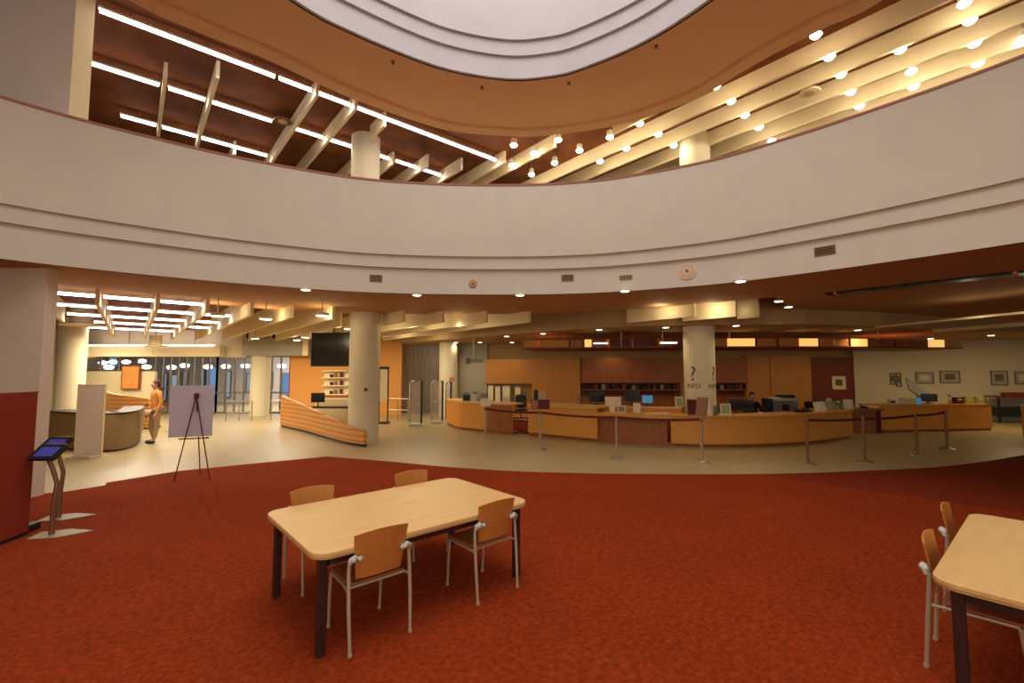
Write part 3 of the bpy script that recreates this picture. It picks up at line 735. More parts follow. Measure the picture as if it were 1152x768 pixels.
seat_at(dup(ch), Vector((b6.x, b6.y))+ta*.07-tb*.05, fa+PI, 'wooden chair at the cut-off table, mostly hidden, only back top showing')

# ================================================================ LEFT SIDE: partition, kiosks, easel, panels
p0 = P(-60, 640, 0)+Vector((-.05, 0, 0)); p1 = P(38, 601, 0)+Vector((-.05, 0, 0)); d = p1-p0; an = math.atan2(d.y, d.x)
t = thing('red_partition', 'low dark red fabric partition at the left edge of the photo', 'partition', (p0.x, p0.y, 0), an)
t['kind'] = 'thing'
MB().rbox(0, d.length, 0, .08, .05, 1.74, .03).build('panel', 'red_panel', t)
MB().box(0, d.length, 0, .08, 1.74, 1.752).build('cap_rail', 'red_panel', t)
MB().box(0.02, d.length-.02, .005, .075, .006, .05).build('base_rail', 'black', t)
o = tag(MB().rbox(-.12, .12, -.07, .07, 0, .09, .02).build('floor_box', 'black', loc=(*P(30, 598, 0)[:2], .006), rot=an, bevel=.01), 'small black box on the carpet behind the tablet stand base', 'box')
def kiosk(u, v, label, first=None):
    t = thing('tablet_stand', label, 'kiosk', (*P(u, v, 0)[:2], .006), math.radians(18), 'tablet stands by the red partition')
    MB().prism([(-.17, -.13), (.12, -.16), (.42, .0), (.12, .16), (-.17, .13)], 0, .012).build('base_plate', 'plate_grey', t, bevel=.003)
    MB().tube([(0, 0, .012), (0, .0, .35), (.02, 0, .62), (-.03, .0, .8), (-.09, 0, .95)], [.03, .026, .024, .024, .022], 12).build('post', 'bronze', t)
    m = Matrix.Translation((-.09, 0, 1.0)) @ Matrix.Rotation(math.radians(-18), 4, 'Z') @ Matrix.Rotation(math.radians(38), 4, 'X')
    MB().rbox(-.17, .17, -.12, .12, -.02, .015, .03, m).build('tablet_case', 'black', t, bevel=.005)
    MB().box(-.115, .115, -.075, .075, .015, .018, m).build('screen', 'screen_blue', t)
    MB().cyl(m @ Vector((-.1, .14, -.02)), m @ Vector((.1, .14, -.02)), .022).build('hinge', 'bronze', t)
    return t
kiosk(58, 602, 'tablet kiosk with blue screen on a bent post, its base nearer the camera')
kiosk(66, 583, 'tablet kiosk behind the blue-screen one, dark head just peeking out')
# white free-standing panel
p = P(99, 513.5, 0)
t = thing('display_panel', 'tall blank white display panel standing before the grey counter', 'panel', (p.x, p.y, 0), -.1); t['kind'] = 'thing'
MB().box(-.34, .34, -.02, .02, .03, 1.68).build('board', 'white_panel', t, bevel=.004)
for s in (-1, 1): MB().box(s*.26-.03, s*.26+.03, -.2, .2, 0, .03).build('foot', 'white_panel', t)
f = MB(); f.box(-.355, -.335, -.025, .025, .03, 1.69); f.box(.335, .355, -.025, .025, .03, 1.69); f.box(-.355, .355, -.025, .025, 1.68, 1.70)
f.build('frame', 'wallcream', t)
# grey counter
c = [P(50, 503, 0), P(85, 507, 0), P(118, 508.5, 0), P(140, 506, 0), P(155, 500, 0), P(159, 492, 0)]
pth = spline([(q_.x, q_.y) for q_ in c], 5)
t = thing('grey_counter', 'curved grey-brown service counter with dark top behind the white panel', 'counter')
MB().sweep(pth, [(0, .05), (0, .93), (.35, .93), (.35, .05)]).build('front_panel', 'grey_cloth', t, smooth=True)
MB().sweep(pth, [(-.03, .93), (-.03, .97), (.45, .97), (.45, .93)]).build('worktop', 'black', t)
MB().sweep(pth, [(.04, 0), (.04, .05), (.3, .05), (.3, 0)]).build('plinth', 'black', t)
# slatted orange desk behind it
a, b = D(112, 440, 16.8), D(167, 452, 16.0)
pth = spline([(a.x-.3, a.y+.05), (a.x, a.y), ((a.x+b.x)/2, (a.y+b.y)/2-.3), (b.x, b.y)], 6)
t = thing('slatted_desk', 'orange slatted wooden desk with sloping top behind the grey counter', 'desk')
MB().sweep(pth, [(0, .05), (0, lambda s: 1.48-.42*s), (.12, lambda s: 1.48-.42*s), (.12, .05)]).build('front_panel', 'slats', t)
MB().sweep(pth, [(.12, .72), (.12, .76), (.7, .76), (.7, .72)]).build('worktop', 'wood', t)
MB().sweep(pth, [(.03, 0), (.03, .05), (.6, .05), (.6, 0)]).build('plinth', 'black', t)
# poster on the cream wall
a, b = D(135, 438, 20.85), D(157, 411, 20.85)
t = thing('wall_poster', 'framed orange poster on the cream wall below the header box', 'poster', ((a.x+b.x)/2, 20.9, (a.z+b.z)/2))
w, h = (b.x-a.x)/2, (b.z-a.z)/2
MB().box(-w, w, -.03, .1, -h, h).build('frame', 'wood_dark', t); MB().box(-w+.05, w-.05, -.036, -.02, -h+.05, h-.05).build('print', 'poster', t)
# easel seen from behind with a lilac board
p = P(216, 541, 0)
t = thing('easel', 'thin dark folding easel seen from behind holding a lilac board', 'easel', (p.x, p.y, 0), math.radians(20))
for s in (-1, 1): MB().tube([(s*.28, 0, .006), (0, .03, 1.56)], [.010, .011], 8).build('leg', 'maroon', t)
MB().tube([(0, .5, .006), (0, .06, 1.5)], [.010, .011], 8).build('leg', 'maroon', t)
MB().rbox(-.035, .035, .0, .07, 1.5, 1.6, .01).build('head_clamp', 'maroon', t)
MB().box(-.24, .24, .0, .02, .76, .78).build('crossbar', 'maroon', t)
for s in (-1, 1): MB().cyl((s*.17, .0, .77), (s*.17, .155, .77), .009).build('peg', 'maroon', t)
m = Matrix.Rotation(-.02, 4, 'X')
o = MB().box(-.345, .345, .125, .15, .79, 1.74).build('poster_board', 'lilac', loc=(p.x-.09, p.y-.03, 0), rot=math.radians(20))
tag(o, 'blank lilac board resting on the easel, seen from behind', 'board'); o['kind'] = 'thing'

# ---------------------------------------------------------------- people
def skin_body(name, verts, edges, m, parent, sub=2):
    me = bpy.data.meshes.new(name); me.from_pydata([v[:3] for v in verts], edges, []); me.update()
    o = bpy.data.objects.new(name, me); COL.objects.link(o)
    sk = o.modifiers.new('skin', 'SKIN'); sk.use_smooth_shade = True
    for i, v in enumerate(verts):
        r = v[3]; me.skin_vertices[0].data[i].radius = r if isinstance(r, tuple) else (r, r)
    me.skin_vertices[0].data[0].use_root = True
    sb = o.modifiers.new('sub', 'SUBSURF'); sb.levels = sub; sb.render_levels = sub
    dg = bpy.context.evaluated_depsgraph_get(); me2 = bpy.data.meshes.new_from_object(o.evaluated_get(dg))
    bpy.data.objects.remove(o); me2.name = name; me2.materials.append(M[m] if not me2.materials else M[m])
    if len(me2.materials) > 1: me2.materials.clear(); me2.materials.append(M[m])
    o2 = bpy.data.objects.new(name, me2); COL.objects.link(o2); o2.parent = parent; return o2
def person(label, loc, rot, top, legs, seated=False):
    t = thing('person', label, 'person', loc, rot)
    hz = .95 if not seated else .50
    dz = hz-.95
    V = [(0, 0, .95+dz, (.15, .10)), (0, 0, 1.12+dz, (.125, .09)), (0, -.01, 1.30+dz, (.16, .10)), (0, 0, 1.42+dz, (.09, .07)), (0, .01, 1.49+dz, .05), (0, .02, 1.56+dz, .06)]
    E = [(0, 1), (1, 2), (2, 3), (3, 4), (4, 5)]
    hands = []
    for s in (-1, 1):
        k = len(V)
        arm = [(s*.185, 0, 1.40+dz, .052)]
        if seated: arm += [(s*.25, .10, 1.14+dz, .042), (s*.17, .34, 1.12+dz, .032), (s*.15, .42, 1.11+dz, .026)]
        else: arm += [(s*.25, -.03, 1.13+dz, .042), (s*.25, .06, .90+dz, .033), (s*.245, .09, .82+dz, .026)]
        V += arm; E += [(3, k), (k, k+1), (k+1, k+2), (k+2, k+3)]; hands.append(Vector(arm[-1][:3]))
        k = len(V)
        if seated: leg = [(s*.09, .03, .48, .085), (s*.11, .42, .47, .065), (s*.11, .42, .10, .04), (s*.11, .52, .05, .035)]
        else: leg = [(s*.09, 0, .86, .085), (s*.10, .02+.03*s, .48, .06), (s*.10, -.04*s, .10, .038), (s*.11, .12-.04*s, .05, .035)]
        V += leg; E += [(0, k), (k, k+1), (k+1, k+2), (k+2, k+3)]
    body = skin_body('body', V, E, 'skin', t)
    # clothing: looser shells over the body
    tv = [(v[0], v[1], v[2], tuple(r*1.14+.006 for r in (v[3] if isinstance(v[3], tuple) else (v[3], v[3])))) for v in V]
    idx = [0, 1, 2, 3]+[6, 7, 8]+[14, 15, 16]; mp_ = {q_: i for i, q_ in enumerate(idx)}
    TE = [(0, 1), (1, 2), (2, 3), (3, 6), (6, 7), (7, 8), (3, 14), (14, 15), (15, 16)]
    skin_body('jacket', [tv[i] for i in idx], [(mp_[a_], mp_[b_]) for a_, b_ in TE], top, t)
    idx = [0, 10, 11, 12, 18, 19, 20]; mp_ = {q_: i for i, q_ in enumerate(idx)}
    skin_body('trousers', [tv[i] for i in idx], [(0, 1), (1, 2), (2, 3), (0, 4), (4, 5), (5, 6)], legs, t)
    hc_ = Vector((0, .03, 1.635+dz))
    h = MB(); h.ball(hc_, .105, 16, (.78, .92, 1.12)); h.ball(hc_+Vector((0, .098, -.01)), .018, 8, (.7, 1.2, 1.4))
    for s in (-1, 1): h.ball(hc_+Vector((s*.082, 0, 0)), .024, 8, (.4, .8, 1.2))
    hd = h.build('head', 'skin', t)
    for s in (-1, 1): MB().ball(hc_+Vector((s*.033, .09, .015)), .009, 8).build('eye', 'ink', hd)
    MB().box(-.025, .025, hc_.y+.083, hc_.y+.091, hc_.z-.058, hc_.z-.050).build('mouth', 'pink', hd)
    MB().ball(hc_+Vector((0, -.022, .025)), .118, 14, (.80, .90, 1.05)).build('hair', 'hair', t)
    for s, hp in zip((-1, 1), hands):
        fwd = Vector((0, 1, 0)) if seated else Vector((0, .25, -1)).normalized(); side = Vector((1, 0, 0)); hb = MB()
        hb.ball(hp+fwd*.045, .04, 10, (.55 if not seated else 1, 1, 1 if not seated else .5))
        for k_ in range(4):
            off = Vector((0, .016*(k_-1.5), 0)) if not seated else side*.018*(k_-1.5); L = (.065, .078, .072, .055)[k_]
            st = hp+fwd*.07+off; hb.tube([st, st+fwd*L*.6, st+fwd*L+Vector((-.01*s if not seated else 0, 0, -.01))], [.009, .008, .006], 6)
        st = hp+fwd*.03+(Vector((0, .03, 0)) if not seated else -side*s*.03); hb.tube([st, st+fwd*.03+(Vector((0, .02, 0)) if not seated else -side*s*.02), st+fwd*.055+(Vector((0, .024, 0)) if not seated else -side*s*.022)], [.011, .010, .007], 6)
        hb.build('hand', 'skin', t)
        k_ = (-.04*s); fx, fy = ((s*.11, .50) if seated else (s*.11, .09+k_))
        sh = MB(); sh.ball((fx, fy, .045), .05, 12, (.95, 2.5, .9)); sh.build('shoe', 'black', t)
    return t
p = P(173, 498, 0); person('person in an orange jacket walking past the grey counter', (p.x, p.y, 0), math.radians(150), 'orange_cloth', 'tan_cloth')

# ================================================================ RECEPTION DESK BY THE COLUMN
c = [P(315, 480, 0), P(328, 483, 0), P(345, 487, 0), P(368, 494, 0), P(390, 500, 0), P(409, 503, 0)]
pth = spline([(q_.x, q_.y) for q_ in c], 5)
zt = lambda s: 1.14-.22*s/.3 if s < .3 else (.92-.5*((s-.3)/.6) if s < .9 else .42)
t = thing('curved_reception_desk', 'curved orange slatted desk sloping down to the white column', 'desk')
MB().sweep(pth, [(0, .08), (0, zt), (.1, zt), (.1, .08)]).build('front_panel', 'slats', t, smooth=True)
MB().sweep(pth, [(.03, 0), (.03, .08), (.1, .08), (.1, 0)]).build('plinth', 'black', t)
e = D(345, 455, 16.6); f_ = D(392, 452, 15.6)
MB().box(e.x, f_.x-.1, 16.0, 16.7, .72, .76).build('worktop', 'black', t)
MB().box(e.x+.15, e.x+.2, 16.05, 16.65, 0, .72).build('side_panel', 'wood_dark', t)
MB().box(f_.x-.2, f_.x-.15, 16.05, 16.65, 0, .72).build('side_panel', 'wood', t)
MB().box(e.x, f_.x-.1, 17.3, 17.6, 0, .98).build('back_counter', 'wallcream', t)

xo = .17; t = thing('thermostat', 'small dark thermostat box on the white column beside the reception desk', 'thermostat', (c1.x+xo, c1.y-math.sqrt(.425**2-xo**2)+.012, 1.50), math.asin(xo/.425))
MB().rbox(-.05, .05, -.03, .01, -.05, .05, .01).build('casing', 'grey', t); MB().box(-.03, .03, -.033, -.03, -.03, .03).build('dial_plate', 'black', t)
# ---------------------------------------------------------------- generic small things
def monitor(loc, rot, label, w=.46, h=.30, m='screen', stand=.14, back=False):
    t = thing('computer_monitor', label, 'monitor', loc, rot, 'monitors on the service desks')
    MB().rbox(-w/2, w/2, -.02, .02, stand, stand+h, .012).build('casing', 'black', t)
    MB().box(-w/2+.015, w/2-.015, -.024, -.02, stand+.015, stand+h-.015).build('screen', m, t)
    MB().cyl((0, .03, .01), (0, .02, stand+.1), .018).build('neck', 'black', t)
    MB().rbox(-.11, .11, -.06, .1, 0, .012, .03).build('foot', 'black', t); return t
p = D(352, 459, 16.3); monitor((p.x+.12, 16.42, .763), .3, 'black monitor on the worktop of the slatted reception desk', .46, .34, stand=.14)
# tv
t = thing('tv', 'large black wall-hung television left of the white column', 'television', (0, 15.8, 0))
a = D(349, 412, 15.8); b = D(399, 374, 15.8)
MB().rbox(a.x, b.x, 0, .08, a.z, b.z, .02).build('casing', 'black', t); MB().box(a.x+.04, b.x-.04, -.005, 0, a.z+.04, b.z-.04).build('screen', 'screen', t)
MB().box((a.x+b.x)/2-.05, (a.x+b.x)/2+.05, .08, .14, b.z-.3, 3.92).build('bracket', 'steel', t)
# niche shelf on orange wall
t = thing('wall_shelf', 'cream wall shelf niche with small items on the orange wall', 'shelf', (0, YB-.3, 0))
xa, xb = X(366, YB), X(394, YB)
MB().box(xa, xb, .26, .3, .9, 2.05).build('back_panel', 'wallcream', t)
for z in (.95, 1.35, 1.7, 2.02): MB().box(xa, xb, .0, .3, z, z+.04).build('shelf', 'wallcream', t)
k = 0
for z in (.99, 1.39, 1.74):
    for uu in (375, 379.5, 386):
        xx = X(uu, YB); o = MB().rbox(-.06, .06, -.05, .05, 0, .14+.04*(k % 3), .015).build('jar', ('black', 'wood_dark', 'maroon')[k % 3], loc=(xx, YB-.15, z))
        tag(o, 'small dark jar on the wall shelf, %s shelf from the bottom, %s from the left' % (ORD[k//3], ORD[k % 3]), 'jar', 'jars on the wall shelf'); k += 1
# dark framed notice stand right of column
p = P(431, 476, 0)
t = thing('notice_stand', 'tall dark framed notice stand just right of the white column', 'stand', (p.x, p.y, 0))
MB().box(-.16, .16, -.02, .02, .85, 2.1).build('board', 'wallcream', t); f = MB(); f.box(-.19, -.15, -.03, .03, .05, 2.15); f.box(.15, .19, -.03, .03, .05, 2.15); f.box(-.19, .19, -.03, .03, 2.1, 2.2)
f.build('frame', 'black', t); MB().rbox(-.25, .25, -.18, .18, 0, .05, .03).build('base', 'black', t)
# security gates
def gate(u, v, label, h=1.65, w=.42):
    p = P(u, v, 0); t = thing('security_gate', label, 'security gate', (p.x, p.y, 0), math.radians(8), 'security gates')
    MB().rbox(-w/2-.03, w/2+.03, -.13, .13, 0, .10, .04).build('base', 'grey_pad', t, bevel=.02)
    MB().tube([(-w/2, 0, .1), (-w/2, 0, h-.1), (-w/2+.08, 0, h), (w/2-.08, 0, h), (w/2, 0, h-.1), (w/2, 0, .1)], .025, 10).build('loop_frame', 'steel', t)
    MB().box(-w/2+.02, w/2-.02, -.008, .008, .12, h-.05).build('clear_panel', 'clear', t)
    MB().box(w/2-.02, w/2+.05, -.03, .03, .1, h).build('antenna_post', 'black', t)
    MB().box(-w/2, w/2, -.015, .015, .8, .84).build('crossbar', 'steel', t); return t
gate(467, 479, 'security gate with clear panel, the one next to the orange wall'); gate(491, 476, 'security gate with clear panel, the one next to the service desk')
p = P(502, 474, 0)
gate(504, 474, 'narrow greenish security gate touching the end of the desk', 1.6, .2)
# railings
def railing(u0, v0, u1, v1, label, n=3, h=.9, lo=.45):
    a = P(u0, v0, 0); b = P(u1, v1, 0); d = b-a; L = d.length
    t = thing('metal_railing', label, 'railing', (a.x, a.y, 0), math.atan2(d.y, d.x)); t['kind'] = 'thing'
    for z in (h, lo): MB().tube([(0, 0, z), (L, 0, z)], .022, 8).build('rail', 'steel', t)
    for i in range(n):
        xx = L*i/(n-1); MB().cyl((xx, 0, 0), (xx, 0, h), .02, n=8).build('post', 'steel', t)
railing(436, 473, 459, 474, 'low two-bar metal railing between the white column and the gates', 3)
railing(254, 474, 283, 473, 'low metal railing before the glass doors, left of the far column', 3, .8, .35)
railing(305, 472, 326, 471, 'low metal railing before the glass doors, right of the far column', 2, .8, .35)

# ---------------------------------------------------------------- stanchions
def stanchion(u, v, label):
    p = P(u, v, 0); t = thing('barrier_post', label, 'barrier post', (p.x, p.y, 0), 0, 'belt barrier posts')
    MB().lathe([(.17, 0), (.17, .012), (.12, .03), (.05, .045), (.03, .06)], n=28).build('base', 'steel', t)
    MB().lathe([(.03, .05), (.03, .90)], n=16).build('post', 'bronze' if u > 900 else 'steel', t)
    MB().lathe([(.035, .90), (.04, .91), (.04, .985), (.03, 1.0)], n=16).build('belt_head', 'bronze', t)
    return p
st = [(546, 497.5, 'leftmost belt barrier post, by the end desk'), (608, 505.5, 'belt barrier post carrying the dark sign box'), (694, 515.5, 'belt barrier post midway before the round desk'), (790, 520.5, 'belt barrier post with the tilted framed sign'),
      (909, 521.5, 'bronze belt barrier post, first of the right-hand queue'), (973, 519.5, 'bronze belt barrier post, second of the right-hand queue'), (1032, 512, 'bronze belt barrier post, third of the right-hand queue'), (1066, 505, 'bronze belt barrier post at the end of the right-hand queue')]
sp_ = [stanchion(*s) for s in st]
for i, (a, b) in enumerate(((0, 1), (1, 2), (2, 3), (4, 5), (5, 6), (6, 7))):
    A_, B_ = sp_[a], sp_[b]; d = B_-A_; L = d.length-.08; an = math.atan2(d.y, d.x)
    t = MB()
    n = 12; vs = []
    for k in range(n+1):
        s = k/n; sag = -.10*4*s*(1-s)*(.35 if i < 3 else .2)
        for dy, dzz in ((-.004, -.028), (.004, -.028), (.004, .028), (-.004, .028)): vs.append((.04+L*s, dy, .945+sag+dzz))
    fs = [(k*4+j, (k+1)*4+j, (k+1)*4+(j+1) % 4, k*4+(j+1) % 4) for k in range(n) for j in range(4)]+[(0, 1, 2, 3), (n*4+3, n*4+2, n*4+1, n*4)]
    o = t.add(vs, fs).build('barrier_belt', 'belt', loc=(A_.x, A_.y, 0), rot=an)
    tag(o, ('dark belt from the end desk post to the sign box post', 'dark belt from the sign box post to the middle post', 'dark belt from the middle post to the tilted sign post', 'dark belt joining the first two bronze posts', 'dark belt joining the second and third bronze posts', 'dark belt joining the last two bronze posts')[i], 'belt', 'barrier belts')
p = sp_[1]; t = thing('sign_box', 'dark maroon box sign on top of a barrier post at the desk gap', 'sign', (p.x, p.y, 1.0))
MB().cyl((0, 0, 0), (0, 0, .03), .02).build('clip', 'steel', t); MB().rbox(-.24, .24, -.03, .03, .03, .28, .01).build('panel', 'maroon', t); MB().box(-.23, -.06, -.034, -.03, .05, .26).build('insert', 'wood_dark', t)
p = sp_[3]; t = thing('framed_sign', 'small framed paper sign standing tilted on a barrier post', 'sign', (p.x, p.y, 1.0), -.9)
m = Matrix.Translation((0, 0, .02)) @ Matrix.Rotation(-.25, 4, 'X')
MB().box(-.13, .13, -.012, .012, 0, .42, m).build('frame', 'bronze', t); MB().box(-.11, .11, -.016, -.012, .02, .40, m).build('paper', 'bronze', t); MB().cyl((0, 0, 0), (0, 0, .04), .02).build('clip', 'steel', t)
p = sp_[0]; t = thing('paper_sign', 'small white paper sign on top of the leftmost barrier post', 'sign', (p.x, p.y, 1.0), .1)
MB().box(-.15, .15, -.006, .006, .02, .24).build('paper', 'white', t); MB().cyl((0, 0, 0), (0, 0, .03), .015).build('clip', 'steel', t)
# red belt near the walking person
a = P(166, 490, 0); b = P(192, 488, 0)

# ================================================================ SERVICE DESKS
def W(*pix): return spline([(P(u, v, 0).x, P(u, v, 0).y) for u, v in pix], 5)
# end desk
t = thing('end_desk', 'curved orange wooden desk with pale top beside the security gates', 'desk')
pth = W((502, 477), (514, 482.5), (524, 484), (540, 485.5), (560, 487.5), (576, 489))
MB().sweep(pth, [(0, .09), (0, .93), (.06, .93), (.06, .09)]).build('front_panel', 'wood', t, smooth=True)
MB().sweep(pth, [(-.03, .93), (-.03, .97), (.75, .97), (.75, .93)]).build('worktop', 'table', t)
MB().sweep(pth, [(.05, 0), (.05, .09), (.4, .09), (.4, 0)]).build('plinth', 'wood_dark', t)
MB().sweep(pth[-9:], [(-.008, .1), (-.008, .92), (.0, .92), (.0, .1)]).build('end_panel', 'wood_dark', t)
# main round desk
full = W((594, 489.5), (640, 494), (670, 497), (700, 499.5), (750, 502), (800, 503.5), (850, 503), (900, 500.5), (930, 497.5), (960, 492.5))
def cut(path, u0, u1): return [p for p in path if u0 <= 576+F*p.x/p.y <= u1]
pf = resample(full, 120)
t = thing('round_desk', 'long curved orange wooden information desk around the INFO column', 'desk')
MB().sweep(cut(pf, 590, 671), [(0, .09), (0, .93), (.06, .93), (.06, .09)]).build('front_panel', 'wood', t, smooth=True)
MB().sweep(cut(pf, 670, 751), [(.10, .09), (.10, .80), (.14, .80), (.14, .09)]).build('recessed_panel', 'wood_dark', t, smooth=True)
MB().sweep(cut(pf, 750, 962), [(0, .09), (0, .80), (.06, .80), (.06, .09)]).build('front_panel', 'wood', t, smooth=True)
MB().sweep(cut(pf, 670, 962), [(-.05, .80), (-.05, .84), (.62, .84), (.62, .80)]).build('ledge_top', 'wood', t, smooth=True)
MB().sweep(cut(pf, 670, 755), [(-.05, .70), (-.05, .80), (-.02, .80), (-.02, .70)]).build('ledge_rail', 'wood', t, smooth=True)
up_ = cut(offset(pf, .62), 592, 768)
MB().sweep(up_, [(0, .80), (0, .95), (.04, .95), (.04, .80)]).build('upstand', 'wood', t, smooth=True)
MB().sweep(up_, [(-.03, .95), (-.03, .99), (.4, .99), (.4, .95)]).build('counter_top', 'table', t, smooth=True)
MB().sweep(cut(pf, 590, 672), [(-.04, .93), (-.04, .97), (.62, .97), (.62, .93)]).build('counter_top', 'table', t, smooth=True)
MB().sweep(pf, [(.08, 0), (.08, .09), (.2, .09), (.2, 0)]).build('plinth', 'wood_dark', t, smooth=True)
for uu in (690, 870, 905):
    q_ = cut(pf, uu, uu+4); 
# return between the desks
t = thing('desk_return', 'low dark red-brown desk return between the round desk and the end counter', 'desk')
a = D(962, 480, 14.6); b = D(992, 480, 15.2)
MB().box(a.x, b.x-.15, 14.9, 15.5, .74, .79).build('worktop', 'wood_dark', t); MB().box(a.x, b.x-.35, 14.98, 15.02, .0, .74).build('front_panel', 'wood_dark', t); MB().box(b.x-.45, b.x-.17, 15.0, 15.4, .0, .74).build('pedestal', 'maroon', t)
# right desk
t = thing('side_desk', 'straight orange wooden counter in front of the picture wall', 'desk')
a = P(991, 486.5, 0); b = P(1117, 484, 0); pth = [Vector((a.x, a.y)), Vector((b.x, b.y))]
MB().sweep(pth, [(0, .08), (0, .86), (.06, .86), (.06, .08)]).build('front_panel', 'wood', t)
MB().sweep(pth, [(-.02, .86), (-.02, .90), (.8, .90), (.8, .86)]).build('worktop', 'wood', t)
MB().sweep(pth, [(.04, 0), (.04, .08), (.7, .08), (.7, 0)]).build('plinth', 'wood_dark', t)
dv = (pth[1]-pth[0]).normalized(); MB().sweep([pth[1]-dv*.05, pth[1]], [(.06, .08), (.06, .86), (.75, .86), (.75, .08)]).build('end_panel', 'wood', t)
# corner of another counter at the right edge
a = P(1147, 500, 0); t = thing('corner_counter', 'corner of an orange counter at the right edge of the photo', 'counter', ((1144-576)/F*(a.y+.7), a.y, 0))
MB().box(0, 1.2, 0, .7, .06, 1.0).build('body', 'wood', t); MB().box(-.02, 1.22, -.02, .72, 1.0, 1.04).build('worktop', 'table', t); MB().box(.04, 1.16, .04, .66, 0, .06).build('plinth', 'black', t)
# staff carpet
struct(MB().prism([tuple(p_) for p_ in offset(pf, .25)]+[(X(985, 20), 20.2), (X(560, 20), 20.2), (X(560, 17), 17), (P(573, 486.5, 0).x, P(573, 486.5, 0).y)], 0, .005).build('floor.003', 'carpet3'))

# canopy above the round desk
cpth = spline([(X(589, 15.2), 15.2), (X(640, 14.8), 14.8), (X(700, 14.5), 14.5), (X(770, 14.3), 14.3), (X(830, 14.2), 14.2), (X(900, 14.2), 14.2), (X(960, 14.3), 14.3), (X(1030, 14.6), 14.6), (X(1086, 15.0), 15.0)], 12)
t = thing('desk_canopy', 'curved dark wooden canopy with amber panels hanging above the round desk', 'canopy')
MB().sweep(cpth, [(.05, 2.76), (.05, 2.82), (2.2, 2.82), (2.2, 2.76)]).build('soffit_board', 'wood_red', t, smooth=True)
MB().sweep([p_ for p_ in cpth if X(590, p_.y) <= p_.x <= X(1086, p_.y)], [(.45, 2.82), (.45, 3.06), (.5, 3.06), (.5, 2.82)]).build('back_board', 'wood_red', t, smooth=True)
lit = ((657, 666), (819, 851), (900, 922), (958, 977), (1046, 1064))
dim = ((588, 604), (804, 818), (853, 875), (877, 899), (924, 940), (942, 957), (1066, 1085), (606, 640))
drk = ((978, 992), (994, 1009), (1011, 1026), (1028, 1044), (641, 656))
cr_ = resample(cpth, 400)
for grp, m, off in ((lit, 'amber_lit', 0), (dim, 'wood_amber', .03), (drk, 'wood_dark', .04)):
    for u0, u1 in grp:
        seg = cut(cr_, u0, u1)
        MB().sweep(seg, [(off, 2.80), (off, 3.04), (off+.03, 3.04), (off+.03, 2.80)]).build('panel', m, t, smooth=True)
for u in (685, 712, 742): # fins
    q_ = cut(cr_, u-.8, u+1.2)[0]; MB().box(q_.x-.02, q_.x+.02, q_.y-.02, q_.y+.45, 2.76, 3.06).build('fin', 'wood_amber', t)
for u0, u1 in ((668, 684), (745, 764)):
    q0 = cut(cr_, u0-1, u0+1.5)[0]; q1 = cut(cr_, u1-1, u1+1.5)[0]; MB().tube([(q0.x, q0.y+.1, 2.92), (q1.x, q1.y+.1, 2.92)], .02, 8).build('light_bar', 'glow_down', t)
for u in (700, 748, 823, 992):
    q_ = cut(cr_, u-1, u+2)[0]; MB().cyl((q_.x, q_.y+.1, 2.82), (q_.x, q_.y+.1, 3.3), .02, n=8).build('hanging_rod', 'champagne', t)
for i, u in enumerate((800, 838, 905, 958)):
    q_ = cut(cr_, u-1, u+2)[0]; lamp('POINT', 'light', (q_.x, q_.y+.25, 2.95), 1.5, (1, .6, .25), .05)
# hanging sign near the grey wall
p = D(533, 405, 17.5); t = thing('hanging_sign', 'small dark sign hanging on a rod near the grey wall', 'sign', (p.x, p.y, p.z))
MB().box(-.28, .35, -.02, .02, -.10, .06).build('panel', 'grey', t); MB().cyl((0, 0, .06), (0, 0, 3.3-p.z), .02, n=8).build('rod', 'champagne', t)
MB().box(-.3, -.14, -.03, -.02, -.14, .08).build('end_panel', 'ink', t)

# ---------------------------------------------------------------- things on and behind the desks
def sheet(name, u0, u1, v0, v1, y, m, label, cat, group=None, lean=.12, th=.012, z=None, frame=None, rot=0):
    a = D(u0, v1, y); b = D(u1, v0, y); zb = z if z is not None else a.z; h = b.z-zb; w = b.x-a.x
    t = thing(name, label, cat, ((a.x+b.x)/2, y, zb), rot, group); mm = Matrix.Rotation(-lean, 4, 'X')
    MB().box(-w/2, w/2, 0, th, 0, h, mm).build('board', m, t)
    if frame: MB().box(-w/2+.03, w/2-.03, -.004, 0, .04, h-.03, mm).build('print', frame, t)
    MB().box(-w/2, w/2, 0, .06+h*lean, 0, .008).build('foot', m, t)
    return t
def dep(u, o=.3):
    return min(offset(pf, o), key=lambda p_: abs(576+F*p_.x/p_.y-u)).y
Z1 = .843; Z2 = .993
# potted plant
p = D(655, 457, dep(655, .8)); t = thing('potted_plant', 'small leafy green potted plant on the round desk counter', 'plant', (p.x, p.y, Z2))
MB().lathe([(.05, 0), (.075, .11), (.06, .11)], n=16).build('pot', 'wood_dark', t)
f = MB()
for k in range(46):
    a = random.uniform(0, 2*PI); r = random.uniform(.03, .19); z = random.uniform(.12, .36)-r*.25; c = Vector((r*math.cos(a), r*math.sin(a), z)); s = random.uniform(.035, .06)
    d1_ = Vector((math.cos(a), math.sin(a), random.uniform(-.5, .4))).normalized(); d2_ = Vector((-math.sin(a), math.cos(a), 0))
    f.add([c-d1_*s, c+d2_*s*.45, c+d1_*s, c-d2_*s*.45, c+Vector((0, 0, .006))], [(0, 1, 4), (1, 2, 4), (2, 3, 4), (3, 0, 4), (3, 2, 1, 0)])
f.build('foliage', 'green', t)
f = MB()
for k in range(8):
    a = k*PI/4; f.tube([(0, 0, .09), (.05*math.cos(a), .05*math.sin(a), .2), (.12*math.cos(a), .12*math.sin(a), .27)], .005, 5)
f.build('stems', 'teal', t)
